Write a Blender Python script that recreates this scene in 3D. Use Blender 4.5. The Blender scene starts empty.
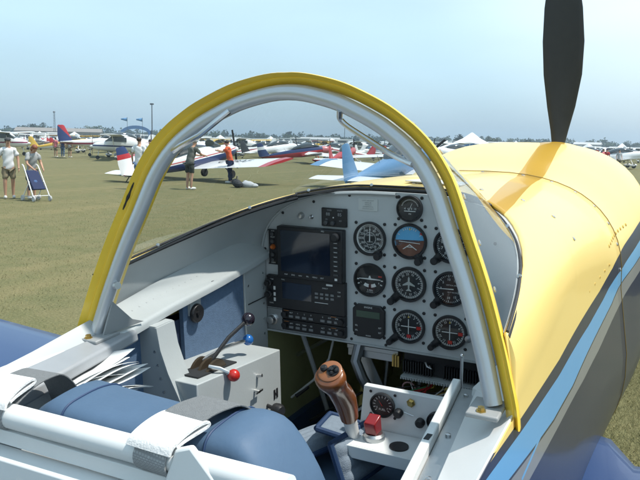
import bpy, bmesh, math, random
from mathutils import Vector, Matrix, Euler
random.seed(7)
R = math.radians
PI = math.pi
scene = bpy.context.scene
COL = scene.collection

# ------------------------------------------------------------------ camera numbers
FPX, YAW, PITCH, ROLL, TH = 719.65, .4712, .135, .0222, .0786
ZP = 1.55                                   # height of the panel centre above the grass
CAM = Vector((.5157, -1.3571, ZP + .2817))

# ------------------------------------------------------------------ materials
MATS = {}
def srgb(r, g, b):
    f = lambda c: (c / 255 / 12.92) if c <= 10 else ((c / 255 + .055) / 1.055) ** 2.4
    return (f(r), f(g), f(b))

def mat(name, col, rough=.5, metal=0., var=.10, scale=30., bump=0., bscale=200., coat=0., spec=.5, stretch=None, dirt=0.):
    if name in MATS: return MATS[name]
    m = bpy.data.materials.new(name); m.use_nodes = True
    nt = m.node_tree; N = nt.nodes; L = nt.links
    b = N['Principled BSDF']
    b.inputs['Roughness'].default_value = rough
    b.inputs['Metallic'].default_value = metal
    b.inputs['Specular IOR Level'].default_value = spec
    b.inputs['Coat Weight'].default_value = coat
    b.inputs['Coat Roughness'].default_value = .05
    tc = N.new('ShaderNodeTexCoord'); src = tc.outputs['Object']
    if stretch:
        mp = N.new('ShaderNodeMapping'); mp.inputs['Scale'].default_value = stretch
        L.new(src, mp.inputs['Vector']); src = mp.outputs['Vector']
    nz = N.new('ShaderNodeTexNoise'); nz.inputs['Scale'].default_value = scale; nz.inputs['Detail'].default_value = 5
    L.new(src, nz.inputs['Vector'])
    mx = N.new('ShaderNodeMix'); mx.data_type = 'RGBA'
    mx.inputs[6].default_value = tuple(c * (1 - var) for c in col) + (1,)
    mx.inputs[7].default_value = tuple(min(1, c * (1 + var)) for c in col) + (1,)
    L.new(nz.outputs['Fac'], mx.inputs[0])
    out = mx.outputs[2]
    if dirt > 0:
        n2 = N.new('ShaderNodeTexNoise'); n2.inputs['Scale'].default_value = 9; n2.inputs['Detail'].default_value = 8
        L.new(tc.outputs['Object'], n2.inputs['Vector'])
        rp = N.new('ShaderNodeValToRGB'); rp.color_ramp.elements[0].position = .52; rp.color_ramp.elements[1].position = .72
        L.new(n2.outputs['Fac'], rp.inputs['Fac'])
        mu = N.new('ShaderNodeMath'); mu.operation = 'MULTIPLY'; mu.inputs[1].default_value = dirt
        L.new(rp.outputs['Color'], mu.inputs[0])
        m2 = N.new('ShaderNodeMix'); m2.data_type = 'RGBA'; m2.inputs[7].default_value = (col[0]*.45, col[1]*.42, col[2]*.38, 1)
        L.new(mu.outputs[0], m2.inputs[0]); L.new(out, m2.inputs[6]); out = m2.outputs[2]
    L.new(out, b.inputs['Base Color'])
    rr = N.new('ShaderNodeMapRange'); rr.inputs[3].default_value = max(0, rough - .06); rr.inputs[4].default_value = min(1, rough + .08)
    L.new(nz.outputs['Fac'], rr.inputs[0]); L.new(rr.outputs[0], b.inputs['Roughness'])
    if bump > 0:
        nb = N.new('ShaderNodeTexNoise'); nb.inputs['Scale'].default_value = bscale; nb.inputs['Detail'].default_value = 3
        L.new(src, nb.inputs['Vector'])
        bp = N.new('ShaderNodeBump'); bp.inputs['Strength'].default_value = bump; bp.inputs['Distance'].default_value = .002
        L.new(nb.outputs['Fac'], bp.inputs['Height']); L.new(bp.outputs['Normal'], b.inputs['Normal'])
    MATS[name] = m
    return m

def mat_glass(name, tint=(.90, .92, .92), rough=.02, f0=.045, f90=.75, dust=.05):
    if name in MATS: return MATS[name]
    m = bpy.data.materials.new(name); m.use_nodes = True
    nt = m.node_tree; N = nt.nodes; L = nt.links; N.clear()
    o = N.new('ShaderNodeOutputMaterial'); mx = N.new('ShaderNodeMixShader'); t = N.new('ShaderNodeBsdfTransparent')
    g = N.new('ShaderNodeBsdfGlossy'); lw = N.new('ShaderNodeLayerWeight'); lw.inputs['Blend'].default_value = .5
    pw = N.new('ShaderNodeMath'); pw.operation = 'POWER'; L.new(lw.outputs['Facing'], pw.inputs[0]); pw.inputs[1].default_value = 4.5
    fr = N.new('ShaderNodeMath'); fr.operation = 'MULTIPLY_ADD'; L.new(pw.outputs[0], fr.inputs[0]); fr.inputs[1].default_value = f90; fr.inputs[2].default_value = f0
    t.inputs['Color'].default_value = (*tint, 1); g.inputs['Roughness'].default_value = rough
    g.inputs['Color'].default_value = (.9, .92, .95, 1)
    # faint smears of dust on the perspex
    tc = N.new('ShaderNodeTexCoord'); nz = N.new('ShaderNodeTexNoise'); nz.inputs['Scale'].default_value = 7; nz.inputs['Detail'].default_value = 7
    L.new(tc.outputs['Object'], nz.inputs['Vector'])
    mr = N.new('ShaderNodeMapRange'); mr.inputs[1].default_value = .5; mr.inputs[2].default_value = .8; mr.inputs[3].default_value = 0; mr.inputs[4].default_value = dust
    L.new(nz.outputs['Fac'], mr.inputs[0])
    d = N.new('ShaderNodeBsdfDiffuse'); d.inputs['Color'].default_value = (.6, .6, .58, 1)
    m2 = N.new('ShaderNodeMixShader'); L.new(mr.outputs[0], m2.inputs[0]); L.new(t.outputs[0], m2.inputs[1]); L.new(d.outputs[0], m2.inputs[2])
    L.new(fr.outputs[0], mx.inputs[0]); L.new(m2.outputs[0], mx.inputs[1]); L.new(g.outputs[0], mx.inputs[2])
    L.new(mx.outputs[0], o.inputs['Surface'])
    MATS[name] = m
    return m

def mat_bands(name, bands, top, zslope=0., rough=.3, stripe=None):
    """aeroplane paint: bands = [(z limit, colour below it), ...] highest first, in object coordinates."""
    if name in MATS: return MATS[name]
    m = bpy.data.materials.new(name); m.use_nodes = True
    nt = m.node_tree; N = nt.nodes; L = nt.links; b = N['Principled BSDF']; b.inputs['Roughness'].default_value = rough
    b.inputs['Coat Weight'].default_value = .3
    tc = N.new('ShaderNodeTexCoord'); sp = N.new('ShaderNodeSeparateXYZ'); L.new(tc.outputs['Object'], sp.inputs[0])
    ml = N.new('ShaderNodeMath'); ml.operation = 'MULTIPLY'; ml.inputs[1].default_value = zslope; L.new(sp.outputs['Y'], ml.inputs[0])
    ad = N.new('ShaderNodeMath'); ad.operation = 'ADD'; L.new(ml.outputs[0], ad.inputs[0]); L.new(sp.outputs['Z'], ad.inputs[1])
    nz = N.new('ShaderNodeTexNoise'); nz.inputs['Scale'].default_value = 3; L.new(tc.outputs['Object'], nz.inputs['Vector'])
    mm = N.new('ShaderNodeMix'); mm.data_type = 'RGBA'; L.new(nz.outputs['Fac'], mm.inputs[0])
    mm.inputs[6].default_value = tuple(c * .93 for c in top) + (1,); mm.inputs[7].default_value = (*top, 1)
    cur = mm.outputs[2]
    for z, c in bands:
        lt = N.new('ShaderNodeMath'); lt.operation = 'LESS_THAN'; lt.inputs[1].default_value = z; L.new(ad.outputs[0], lt.inputs[0])
        mx = N.new('ShaderNodeMix'); mx.data_type = 'RGBA'; L.new(lt.outputs[0], mx.inputs[0]); L.new(cur, mx.inputs[6]); mx.inputs[7].default_value = (*c, 1)
        cur = mx.outputs[2]
    L.new(cur, b.inputs['Base Color'])
    MATS[name] = m
    return m

# ------------------------------------------------------------------ mesh builder
class MB:
    def __init__(s): s.v = []; s.f = []
    def add(s, vs, fs):
        k = len(s.v); s.v += [Vector(p) for p in vs]; s.f += [tuple(i + k for i in f) for f in fs]; return s
    def box(s, a, b, M=None):
        x0, y0, z0 = [min(p, q) for p, q in zip(a, b)]; x1, y1, z1 = [max(p, q) for p, q in zip(a, b)]
        vs = [Vector(p) for p in [(x0,y0,z0),(x1,y0,z0),(x1,y1,z0),(x0,y1,z0),(x0,y0,z1),(x1,y0,z1),(x1,y1,z1),(x0,y1,z1)]]
        if M: vs = [M @ p for p in vs]
        return s.add(vs, [(3,2,1,0),(4,5,6,7),(0,1,5,4),(1,2,6,5),(2,3,7,6),(3,0,4,7)])
    def hexa(s, p):                         # eight corners: bottom ring then top ring
        return s.add(p, [(3,2,1,0),(4,5,6,7),(0,1,5,4),(1,2,6,5),(2,3,7,6),(3,0,4,7)])
    def grid(s, rows, closed=False):
        n = len(rows[0]); vs = [p for r in rows for p in r]; fs = []
        for i in range(len(rows) - 1):
            for j in range(n if closed else n - 1):
                k = (j + 1) % n
                fs.append((i*n+j, i*n+k, (i+1)*n+k, (i+1)*n+j))
        return s.add(vs, fs)
    def loft(s, rows, caps=True):
        k = len(s.v); n = len(rows[0]); s.grid(rows, True)
        if caps:
            s.f.append(tuple(k + j for j in reversed(range(n)))); e = k + (len(rows) - 1) * n
            s.f.append(tuple(e + j for j in range(n)))
        return s
    def tube(s, pts, r, n=10, caps=True):
        pts = [Vector(p) for p in pts]; rs = r if isinstance(r, (list, tuple)) else [r] * len(pts)
        up = None; rows = []
        for i, p in enumerate(pts):
            t = (pts[min(i+1, len(pts)-1)] - pts[max(i-1, 0)]).normalized()
            if up is None:
                up = Vector((0,0,1)) if abs(t.z) < .9 else Vector((1,0,0))
            a = t.cross(up).normalized(); up = a.cross(t).normalized()
            rows.append([p + (a * math.cos(2*PI*k/n) + up * math.sin(2*PI*k/n)) * rs[i] for k in range(n)])
        return s.loft(rows, caps)
    def lathe(s, prof, c, axis, n=24):      # prof = [(r, h)...] along axis from c
        c = Vector(c); ax = Vector(axis).normalized(); u = ax.orthogonal().normalized(); w = ax.cross(u)
        rows = [[c + ax*h + (u*math.cos(2*PI*k/n) + w*math.sin(2*PI*k/n))*max(r, 1e-5) for k in range(n)] for r, h in prof]
        return s.loft(rows, True)
    def ball(s, c, r, n=12, sc=(1,1,1), M=None):
        rows = []
        for i in range(n // 2 + 1):
            a = PI * i / (n // 2)
            rows.append([Vector((max(math.sin(a),1e-4)*math.cos(2*PI*k/n)*r*sc[0], max(math.sin(a),1e-4)*math.sin(2*PI*k/n)*r*sc[1], -math.cos(a)*r*sc[2])) for k in range(n)])
        if M: rows = [[M @ p for p in q] for q in rows]
        return s.loft([[Vector(c) + p for p in q] for q in rows], True)
    def prism(s, poly, d):                  # flat polygon pushed along d
        d = Vector(d); poly = [Vector(p) for p in poly]; n = len(poly)
        return s.loft([poly, [p + d for p in poly]], True)
    def text(s, t, c, size, ux=(1,0,0), uz=(0,0,1), align='CENTER'):
        cu = bpy.data.curves.new('lettering', 'FONT'); cu.body = t; cu.size = size; cu.align_x = align; cu.align_y = 'CENTER'; cu.resolution_u = 2
        ob = bpy.data.objects.new('lettering', cu)
        COL.objects.link(ob); dg = bpy.context.evaluated_depsgraph_get()
        me = bpy.data.meshes.new_from_object(ob.evaluated_get(dg))
        c = Vector(c); ux = Vector(ux); uz = Vector(uz)
        s.add([c + ux*v.co.x + uz*v.co.y for v in me.vertices], [tuple(p.vertices) for p in me.polygons])
        bpy.data.objects.remove(ob); bpy.data.curves.remove(cu); bpy.data.meshes.remove(me)
        return s
    def build(s, name, m, parent=None, smooth=35, off=None, bevel=0., solid=0., fix=True):
        me = bpy.data.meshes.new(name)
        vs = [p + off for p in s.v] if off is not None else s.v
        me.from_pydata([tuple(p) for p in vs], [], s.f)
        if fix:
            bm = bmesh.new(); bm.from_mesh(me); bmesh.ops.recalc_face_normals(bm, faces=bm.faces); bm.to_mesh(me); bm.free()
        if smooth:
            for p in me.polygons: p.use_smooth = True
            me.set_sharp_from_angle(angle=R(smooth))
        me.materials.append(m)
        o = bpy.data.objects.new(name, me); COL.objects.link(o)
        if parent: o.parent = parent
        if solid:
            md = o.modifiers.new('Solidify', 'SOLIDIFY'); md.thickness = solid; md.offset = -1
        if bevel:
            md = o.modifiers.new('Bevel', 'BEVEL'); md.width = bevel; md.segments = 2; md.limit_method = 'ANGLE'; md.harden_normals = False
        return o

def tag(o, label=None, cat=None, group=None, kind=None):
    if label: o['label'] = label
    if cat: o['category'] = cat
    if group: o['group'] = group
    if kind: o['kind'] = kind
    return o
def empty(name, loc=(0,0,0), rot=(0,0,0)):
    o = bpy.data.objects.new(name, None); COL.objects.link(o); o.location = loc; o.rotation_euler = rot; o.empty_display_size = .3
    return o
def copy_tree(o, parent=None):
    c = o.copy(); COL.objects.link(c)
    if parent: c.parent = parent
    for ch in list(o.children): copy_tree(ch, c)
    return c
def along(px, dist):
    """ground point seen in the direction of photo column px, dist metres from the viewpoint"""
    a = YAW - math.atan((px - 320) / FPX)
    return Vector((CAM.x - math.sin(a) * dist, CAM.y + math.cos(a) * dist, 0))

# ------------------------------------------------------------------ sky, sun, camera
SUN_EL, SUN_AZ = R(64), R(74)               # azimuth measured clockwise from the nose (+Y)
w = bpy.data.worlds.new('World'); scene.world = w; w.use_nodes = True
N = w.node_tree.nodes; L = w.node_tree.links
sky = N.new('ShaderNodeTexSky'); sky.sky_type = 'NISHITA'; sky.sun_disc = False
sky.sun_elevation = SUN_EL; sky.sun_rotation = SUN_AZ; sky.altitude = 250; sky.air_density = 1.6; sky.dust_density = 1.2; sky.ozone_density = 2.0
bg = N['Background']; bg.inputs['Strength'].default_value = .13
tc = N.new('ShaderNodeTexCoord'); sx = N.new('ShaderNodeSeparateXYZ'); L.new(tc.outputs['Generated'], sx.inputs[0])
rp = N.new('ShaderNodeValToRGB'); e = rp.color_ramp.elements      # pale summer haze low in the sky
e[0].position = 0; e[0].color = (1.65,2.95,4.2,1); e[1].position = .42; e[1].color = (3.0,4.2,4.9,1)
for p_, c_ in ((.06, (2.3,3.8,5.1,1)), (.16, (3.4,4.95,6.0,1)), (.25, (3.9,5.3,6.2,1))): q = e.new(p_); q.color = c_
L.new(sx.outputs['Z'], rp.inputs['Fac'])
# milky brightening towards the sun's side, broken by very thin cloud
dt = N.new('ShaderNodeVectorMath'); dt.operation = 'DOT_PRODUCT'; L.new(tc.outputs['Generated'], dt.inputs[0])
dt.inputs[1].default_value = (.10, .90, .42)
mg_ = N.new('ShaderNodeMapRange'); mg_.interpolation_type = 'SMOOTHSTEP'; mg_.inputs[1].default_value = .86; mg_.inputs[2].default_value = 1.0; mg_.inputs[3].default_value = 0; mg_.inputs[4].default_value = .9; L.new(dt.outputs['Value'], mg_.inputs[0])
mpg = N.new('ShaderNodeMapping'); mpg.inputs['Scale'].default_value = (1, 1, 4); L.new(tc.outputs['Generated'], mpg.inputs['Vector'])
cn = N.new('ShaderNodeTexNoise'); cn.inputs['Scale'].default_value = 2.2; cn.inputs['Detail'].default_value = 5; L.new(mpg.outputs[0], cn.inputs['Vector'])
cm = N.new('ShaderNodeMath'); cm.operation = 'MULTIPLY_ADD'; cm.inputs[1].default_value = .30; L.new(cn.outputs['Fac'], cm.inputs[0]); cm.inputs[2].default_value = .80
gl = N.new('ShaderNodeMix'); gl.data_type = 'RGBA'; L.new(mg_.outputs[0], gl.inputs[0]); L.new(rp.outputs[0], gl.inputs[6]); gl.inputs[7].default_value = (6.6,7.2,7.6,1)
sm = N.new('ShaderNodeMix'); sm.data_type = 'RGBA'; sm.inputs[0].default_value = .75; L.new(sky.outputs[0], sm.inputs[6]); L.new(gl.outputs[2], sm.inputs[7])
sc_ = N.new('ShaderNodeVectorMath'); sc_.operation = 'SCALE'; L.new(sm.outputs[2], sc_.inputs[0]); L.new(cm.outputs[0], sc_.inputs[3])
L.new(sc_.outputs[0], bg.inputs['Color'])
sd = bpy.data.lights.new('sun', 'SUN'); sd.energy = 3.5; sd.angle = R(2.0); sd.color = (1, .955, .88)
so = bpy.data.objects.new('sun', sd); COL.objects.link(so)
sv = Vector((math.sin(SUN_AZ)*math.cos(SUN_EL), math.cos(SUN_AZ)*math.cos(SUN_EL), math.sin(SUN_EL)))
so.rotation_euler = sv.to_track_quat('Z', 'Y').to_euler(); so.location = (0, 0, 60)

cd = bpy.data.cameras.new('camera'); cd.sensor_width = 36; cd.lens = FPX / 640 * 36; cd.clip_start = .05; cd.clip_end = 6000
cam = bpy.data.objects.new('camera', cd); COL.objects.link(cam); scene.camera = cam
F = Vector((-math.sin(YAW)*math.cos(PITCH), math.cos(YAW)*math.cos(PITCH), -math.sin(PITCH)))
rt = Vector((math.cos(YAW), math.sin(YAW), 0)); up = rt.cross(F)
r2 = rt * math.cos(ROLL) + up * math.sin(ROLL); u2 = up * math.cos(ROLL) - rt * math.sin(ROLL)
mw = Matrix((( r2.x, u2.x, -F.x, CAM.x), (r2.y, u2.y, -F.y, CAM.y), (r2.z, u2.z, -F.z, CAM.z), (0,0,0,1)))
cam.matrix_world = mw
vs = scene.view_settings; vs.view_transform = 'Standard'; vs.look = 'None'; vs.gamma = 1; vs.use_curve_mapping = False; vs.exposure = 0.62
scene.cycles.max_bounces = 10; scene.cycles.transparent_max_bounces = 16; scene.cycles.volume_bounces = 0

# ------------------------------------------------------------------ colours
YEL = (.89, .655, .215); GOLD = (.47, .265, .006); NAVY = (.010, .018, .05); LBLUE = (.12, .34, .58); GREY = (.21, .215, .21)
M_white = mat('white_painted_metal', (.74, .75, .74), .32, var=.04, scale=8, bump=.06, bscale=60, dirt=.10)
M_grey = mat('grey_interior_paint', (.41, .43, .43), .42, var=.06, scale=14, bump=.08, bscale=300, dirt=.12)
M_panel = mat('grey_panel_paint', (.50, .515, .515), .45, var=.04, scale=20, bump=.12, bscale=600)
M_alu = mat('brushed_aluminium', (.50, .52, .53), .33, 1., var=.08, scale=60, bump=.05, bscale=400)
M_tube = mat('silver_painted_tube', (.56, .58, .60), .30, .45, var=.06, scale=25, coat=.2)
M_black = mat('black_plastic', (.016, .016, .018), .42, var=.15, scale=60, bump=.1, bscale=700)
M_dial = mat('matt_black_dial', (.012, .012, .013), .6, var=.1)
M_mark = mat('white_dial_print', (.72, .72, .70), .6, var=.03)
M_red = mat('red_plastic', (.52, .02, .012), .25, var=.08, coat=.5)
M_blueknob = mat('blue_plastic', (.02, .13, .40), .22, var=.08, coat=.5)
M_seat = mat('blue_leather', (.068, .120, .195), .58, var=.10, scale=18, spec=.35, bump=.45, bscale=55)
M_velour = mat('grey_velour', (.20, .245, .30), .85, var=.20, scale=120, bump=.6, bscale=500)
M_piping = mat('navy_piping', (.014, .040, .105), .6, var=.1)
M_carpet = mat('blue_side_fabric', (.095, .155, .25), .85, var=.22, scale=90, bump=.5, bscale=600)
M_wood = mat('varnished_wood', (.205, .062, .014), .3, var=.5, scale=14, stretch=(7, 1.2, 1.2), coat=.6, bump=.05, bscale=80)
M_webbing = mat('grey_webbing', (.17, .18, .185), .8, var=.2, scale=200, bump=.8, bscale=900)
M_wpad = mat('white_strap_cloth', (.70, .70, .69), .85, var=.06, scale=40, bump=.5, bscale=350)
def mat_woven(name, c0, c1):
    m = bpy.data.materials.new(name); m.use_nodes = True; nt = m.node_tree; N = nt.nodes; L = nt.links; b = N['Principled BSDF']; b.inputs['Roughness'].default_value = .85
    tc = N.new('ShaderNodeTexCoord'); br = N.new('ShaderNodeTexBrick'); br.inputs['Scale'].default_value = 1; br.inputs['Brick Width'].default_value = .0040; br.inputs['Row Height'].default_value = .0022; br.inputs['Mortar Size'].default_value = .0005
    br.inputs['Color1'].default_value = (*c0, 1); br.inputs['Color2'].default_value = tuple(c * .82 for c in c0) + (1,); br.inputs['Mortar'].default_value = (*c1, 1)
    sx = N.new('ShaderNodeSeparateXYZ'); cb = N.new('ShaderNodeCombineXYZ'); L.new(tc.outputs['Object'], sx.inputs[0]); ad = N.new('ShaderNodeMath'); ad.operation = 'SUBTRACT'; L.new(sx.outputs['Z'], ad.inputs[0]); L.new(sx.outputs['Y'], ad.inputs[1])
    L.new(sx.outputs['X'], cb.inputs[0]); L.new(ad.outputs[0], cb.inputs[1]); L.new(cb.outputs[0], br.inputs['Vector'])
    L.new(br.outputs['Color'], b.inputs['Base Color']); bp = N.new('ShaderNodeBump'); bp.inputs['Strength'].default_value = .8; bp.inputs['Distance'].default_value = .001; bp.invert = True
    L.new(br.outputs['Fac'], bp.inputs['Height']); L.new(bp.outputs['Normal'], b.inputs['Normal']); return m
M_lgrey = mat_woven('light_grey_woven_webbing', (.42, .43, .43), (.27, .275, .28))
M_floor = mat('olive_primer', (.37, .385, .18), .6, var=.25, scale=12, dirt=.3)
M_dark = mat('dark_recess', (.02, .022, .024), .7, var=.3)
M_brass = mat('brass', (.55, .38, .12), .3, 1., var=.1)
M_steel = mat('steel_hardware', (.55, .55, .55), .3, 1., var=.1)
M_paper = mat('white_paper', (.70, .71, .70), .8, var=.05, scale=10)
M_seal = mat('black_rubber_seal', (.022, .022, .024), .55, var=.3, scale=90, bump=.5, bscale=200)
M_rubber = mat('tyre_rubber', (.02, .02, .02), .8, var=.2)
M_screen = mat('dark_glass_screen', (.010, .016, .030), .08, var=.1, spec=.8)
M_lcd = mat('green_lcd', (.05, .085, .06), .2, var=.08)
M_glass = mat_glass('perspex_windscreen')
M_lens = mat_glass('instrument_glass', (.98,.985,.985), f0=.014, f90=.35, dust=.012)

# ------------------------------------------------------------------ the yellow aeroplane
PLANE = tag(empty('light_aircraft', (0, 0, 0), (TH, 0, 0)), 'yellow and navy light aeroplane nearest the viewer, with open cockpit and black propeller', 'aeroplane')
OFF = Vector((0, ZP * math.sin(TH), ZP * math.cos(TH)))      # panel centre in the root's frame
def part(mb, name, m, parent=None, **k):
    return mb.build(name, m, parent or PLANE, off=OFF, **k)

ST = [(-5.0,-.02,.12,.05,2.0,-.16),(-3.4,-.03,.16,.17,2.2,-.34),(-1.95,.0,.30,.33,2.4,-.58),(-1.0,.0,.195,.352,2.9,-.64),(-.5,.0,.195,.352,2.9,-.66),(0,.0,.195,.348,2.9,-.66),
 (.35,-.06,.240,.358,2.8,-.66),(.68,-.14,.298,.376,2.6,-.65),(.92,-.175,.360,.400,2.7,-.62),(1.15,-.18,.383,.414,2.85,-.58),(1.38,-.18,.370,.408,2.75,-.52),(1.6,-.16,.330,.365,2.4,-.42),(1.78,-.10,.265,.28,2.1,-.28),(1.86,-.04,.20,.20,2.0,-.22)]
def hull_st(y):
    y = min(max(y, ST[0][0]), ST[-1][0]); i = 0
    while i < len(ST) - 2 and y > ST[i+1][0]: i += 1
    p0, p1, p2, p3 = ST[max(i-1,0)], ST[i], ST[i+1], ST[min(i+2, len(ST)-1)]
    h = p2[0] - p1[0]; t = (y - p1[0]) / h; out = []
    for k in range(1, 6):
        m1 = (p2[k]-p0[k]) / (p2[0]-p0[0]); m2 = (p3[k]-p1[k]) / (p3[0]-p1[0])
        out.append((2*t**3-3*t*t+1)*p1[k] + (t**3-2*t*t+t)*h*m1 + (-2*t**3+3*t*t)*p2[k] + (t**3-t*t)*h*m2)
    return out
def lerp_tab(tab, x):
    if x <= tab[0][0]: return tab[0][1]
    for (a, p), (b, q) in zip(tab, tab[1:]):
        if x <= b: return p + (q - p) * (x - a) / (b - a)
    return tab[-1][1]
BASE = [(-.49,.098),(-.37,.116),(-.28,.131),(-.20,.147),(-.135,.162),(-.07,.176),(-.015,.187),(.022,.1935)]   # windscreen base: y -> z
def hull_row(y, zlim=None, inset=0., zlow=None, K=14, Lw=16):
    zb, H, W, n, zbot = hull_st(y)
    if zlim is None: f0 = PI / 2
    else: f0 = math.asin(min(1, max(0, (zlim - zb) / H)) ** (n / 2))
    right = []
    for k in range(K + 1):
        f = f0 * (1 - k / K)
        right.append((W * max(0, math.cos(f)) ** (2/n) - inset, zb + H * max(0, math.sin(f)) ** (2/n)))
    for k in range(1, Lw + 1):
        f = PI / 2 * (k / Lw)
        z = zb - (zb - zbot) * math.sin(f) ** (2/4.5)
        bl = .03 * math.sin(PI * min(1, (zb - z) / (zb - zbot))) if -2.5 < y < 1.2 else 0
        right.append((max(0, W * max(0, math.cos(f)) ** (2/4.5) + bl * (1 if k < Lw else 0) - inset), z))
    right = [(max(0, x), z) for x, z in right]
    pts = [Vector((x, y, z)) for x, z in right] + [Vector((-x, y, z)) for x, z in reversed(right)][1:]
    return pts

# paint of the fuselage: yellow above, gold top stripe, navy, light-blue and grey stripes along the side
def fuselage_paint():
    m = bpy.data.materials.new('yellow_navy_striped_paint'); m.use_nodes = True
    nt = m.node_tree; N = nt.nodes; L = nt.links; b = N['Principled BSDF']
    b.inputs['Roughness'].default_value = .38; b.inputs['Coat Weight'].default_value = .30; b.inputs['Coat Roughness'].default_value = .08; b.inputs['Specular IOR Level'].default_value = .35
    tc = N.new('ShaderNodeTexCoord'); sp = N.new('ShaderNodeSeparateXYZ'); L.new(tc.outputs['Object'], sp.inputs[0])
    def math2(op, a, bb):
        n = N.new('ShaderNodeMath'); n.operation = op
        for i, v in enumerate((a, bb)):
            if isinstance(v, (int, float)): n.inputs[i].default_value = v
            elif v is not None: L.new(v, n.inputs[i])
        return n.outputs[0]
    y = math2('SUBTRACT', sp.outputs['Y'], OFF.y); z = math2('SUBTRACT', sp.outputs['Z'], OFF.z); x = sp.outputs['X']
    ax = math2('ABSOLUTE', x, None)
    Y0, Y1 = -5., 2.
    yn = N.new('ShaderNodeMapRange'); L.new(y, yn.inputs[0]); yn.inputs[1].default_value = Y0; yn.inputs[2].default_value = Y1
    def curve(tab, lo, hi):
        c = N.new('ShaderNodeFloatCurve'); cv = c.mapping.curves[0]
        pts = [((yy - Y0) / (Y1 - Y0), (v - lo) / (hi - lo)) for yy, v in tab]
        while len(cv.points) < len(pts): cv.points.new(.5, .5)
        for p, q in zip(cv.points, pts): p.location = q; p.handle_type = 'VECTOR'
        c.mapping.update(); L.new(yn.outputs[0], c.inputs['Value'])
        r = N.new('ShaderNodeMapRange'); r.inputs[3].default_value = lo; r.inputs[4].default_value = hi; r.clamp = False
        L.new(c.outputs[0], r.inputs[0]); return r.outputs[0]
    border = curve([(-5,.3),(-.63,.0),(-.49,-.014),(-.19,-.04),(.34,-.060),(.68,-.045),(.96,-.020),(1.3,.01),(2,.04)], -.5, .5)
    navyblue = curve([(-5,.2),(-.66,-.008),(-.49,-.030),(-.2,-.063),(.155,-.086),(.37,-.091),(.70,-.089),(.93,-.069),(1.3,-.04),(2,-.01)], -.5, .5)
    bluegrey = curve([(-5,.1),(-.8,-.03),(-.62,-.048),(-.40,-.088),(-.27,-.110),(-.07,-.131),(.285,-.136),(.5,-.139),(.81,-.125),(1.2,-.10),(2,-.08)], -.5, .5)
    spike_lo = curve([(-5,.0),(-.8,-.07),(-.6,-.083),(-.40,-.103),(-.22,-.117),(-.15,-.119),(2,-.119)], -.5, .5)
    spike_hi = curve([(-5,.15),(-.8,-.022),(-.6,-.042),(-.40,-.080),(-.22,-.113),(-.15,-.119),(2,-.119)], -.5, .5)
    greynavy = curve([(-5,-.1),(-.8,-.085),(-.47,-.106),(-.23,-.134),(.05,-.163),(.265,-.174),(.65,-.175),(1.2,-.15),(2,-.12)], -.5, .5)
    cxl = curve([(-5,.19),(-.1,.19),(.0,.186),(.35,.140),(.70,.092),(.90,.082),(1.12,.068),(1.4,.018),(1.8,-.065),(2,-.07)], -.5, .5)
    cxr = curve([(-5,.235),(-.1,.235),(.03,.226),(.35,.190),(.565,.164),(.864,.150),(1.14,.130),(1.45,.088),(1.8,.045),(2,.04)], -.5, .5)
    base = N.new('ShaderNodeMix'); base.data_type = 'RGBA'
    nz = N.new('ShaderNodeTexNoise'); nz.inputs['Scale'].default_value = 5; nz.inputs['Detail'].default_value = 6; L.new(tc.outputs['Object'], nz.inputs['Vector']); L.new(nz.outputs['Fac'], base.inputs[0])
    base.inputs[6].default_value = (YEL[0]*.97, YEL[1]*.95, YEL[2]*.9, 1); base.inputs[7].default_value = (*YEL, 1)
    cur = base.outputs[2]
    def over(fac, c):
        nonlocal cur
        mx = N.new('ShaderNodeMix'); mx.data_type = 'RGBA'; L.new(fac, mx.inputs[0]); L.new(cur, mx.inputs[6]); mx.inputs[7].default_value = (*c, 1); cur = mx.outputs[2]
    over(math2('MULTIPLY', math2('MULTIPLY', math2('GREATER_THAN', x, cxl), math2('LESS_THAN', x, cxr)), math2('GREATER_THAN', z, .02)), GOLD)
    below = lambda c: math2('LESS_THAN', z, c)
    over(below(border), NAVY); over(below(navyblue), LBLUE); 
    edge = .0035
    over(below(math2('ADD', bluegrey, edge)), (.02,.025,.03)); over(below(bluegrey), GREY)
    # light-blue sliver under the pointed grey flame
    sl_ = math2('LESS_THAN', math2('ABSOLUTE', math2('SUBTRACT', z, -.0868), None), .0024)
    over(math2('MULTIPLY', sl_, math2('MULTIPLY', math2('GREATER_THAN', y, -.50), math2('LESS_THAN', y, -.24))), LBLUE)
    over(math2('MULTIPLY', below(greynavy), 1.), NAVY)
    L.new(cur, b.inputs['Base Color'])
    # slight waviness of hand-laid skin
    n2 = N.new('ShaderNodeTexNoise'); n2.inputs['Scale'].default_value = 6; L.new(tc.outputs['Object'], n2.inputs['Vector'])
    bp = N.new('ShaderNodeBump'); bp.inputs['Strength'].default_value = .12; bp.inputs['Distance'].default_value = .006; L.new(n2.outputs['Fac'], bp.inputs['Height'])
    L.new(bp.outputs['Normal'], b.inputs['Coat Normal']); L.new(bp.outputs['Normal'], b.inputs['Normal'])
    return m
M_paint = fuselage_paint()
M_navy = mat('navy_gloss_paint', (.016, .045, .135), .30, var=.08, scale=4, coat=.32, spec=.45)

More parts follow.
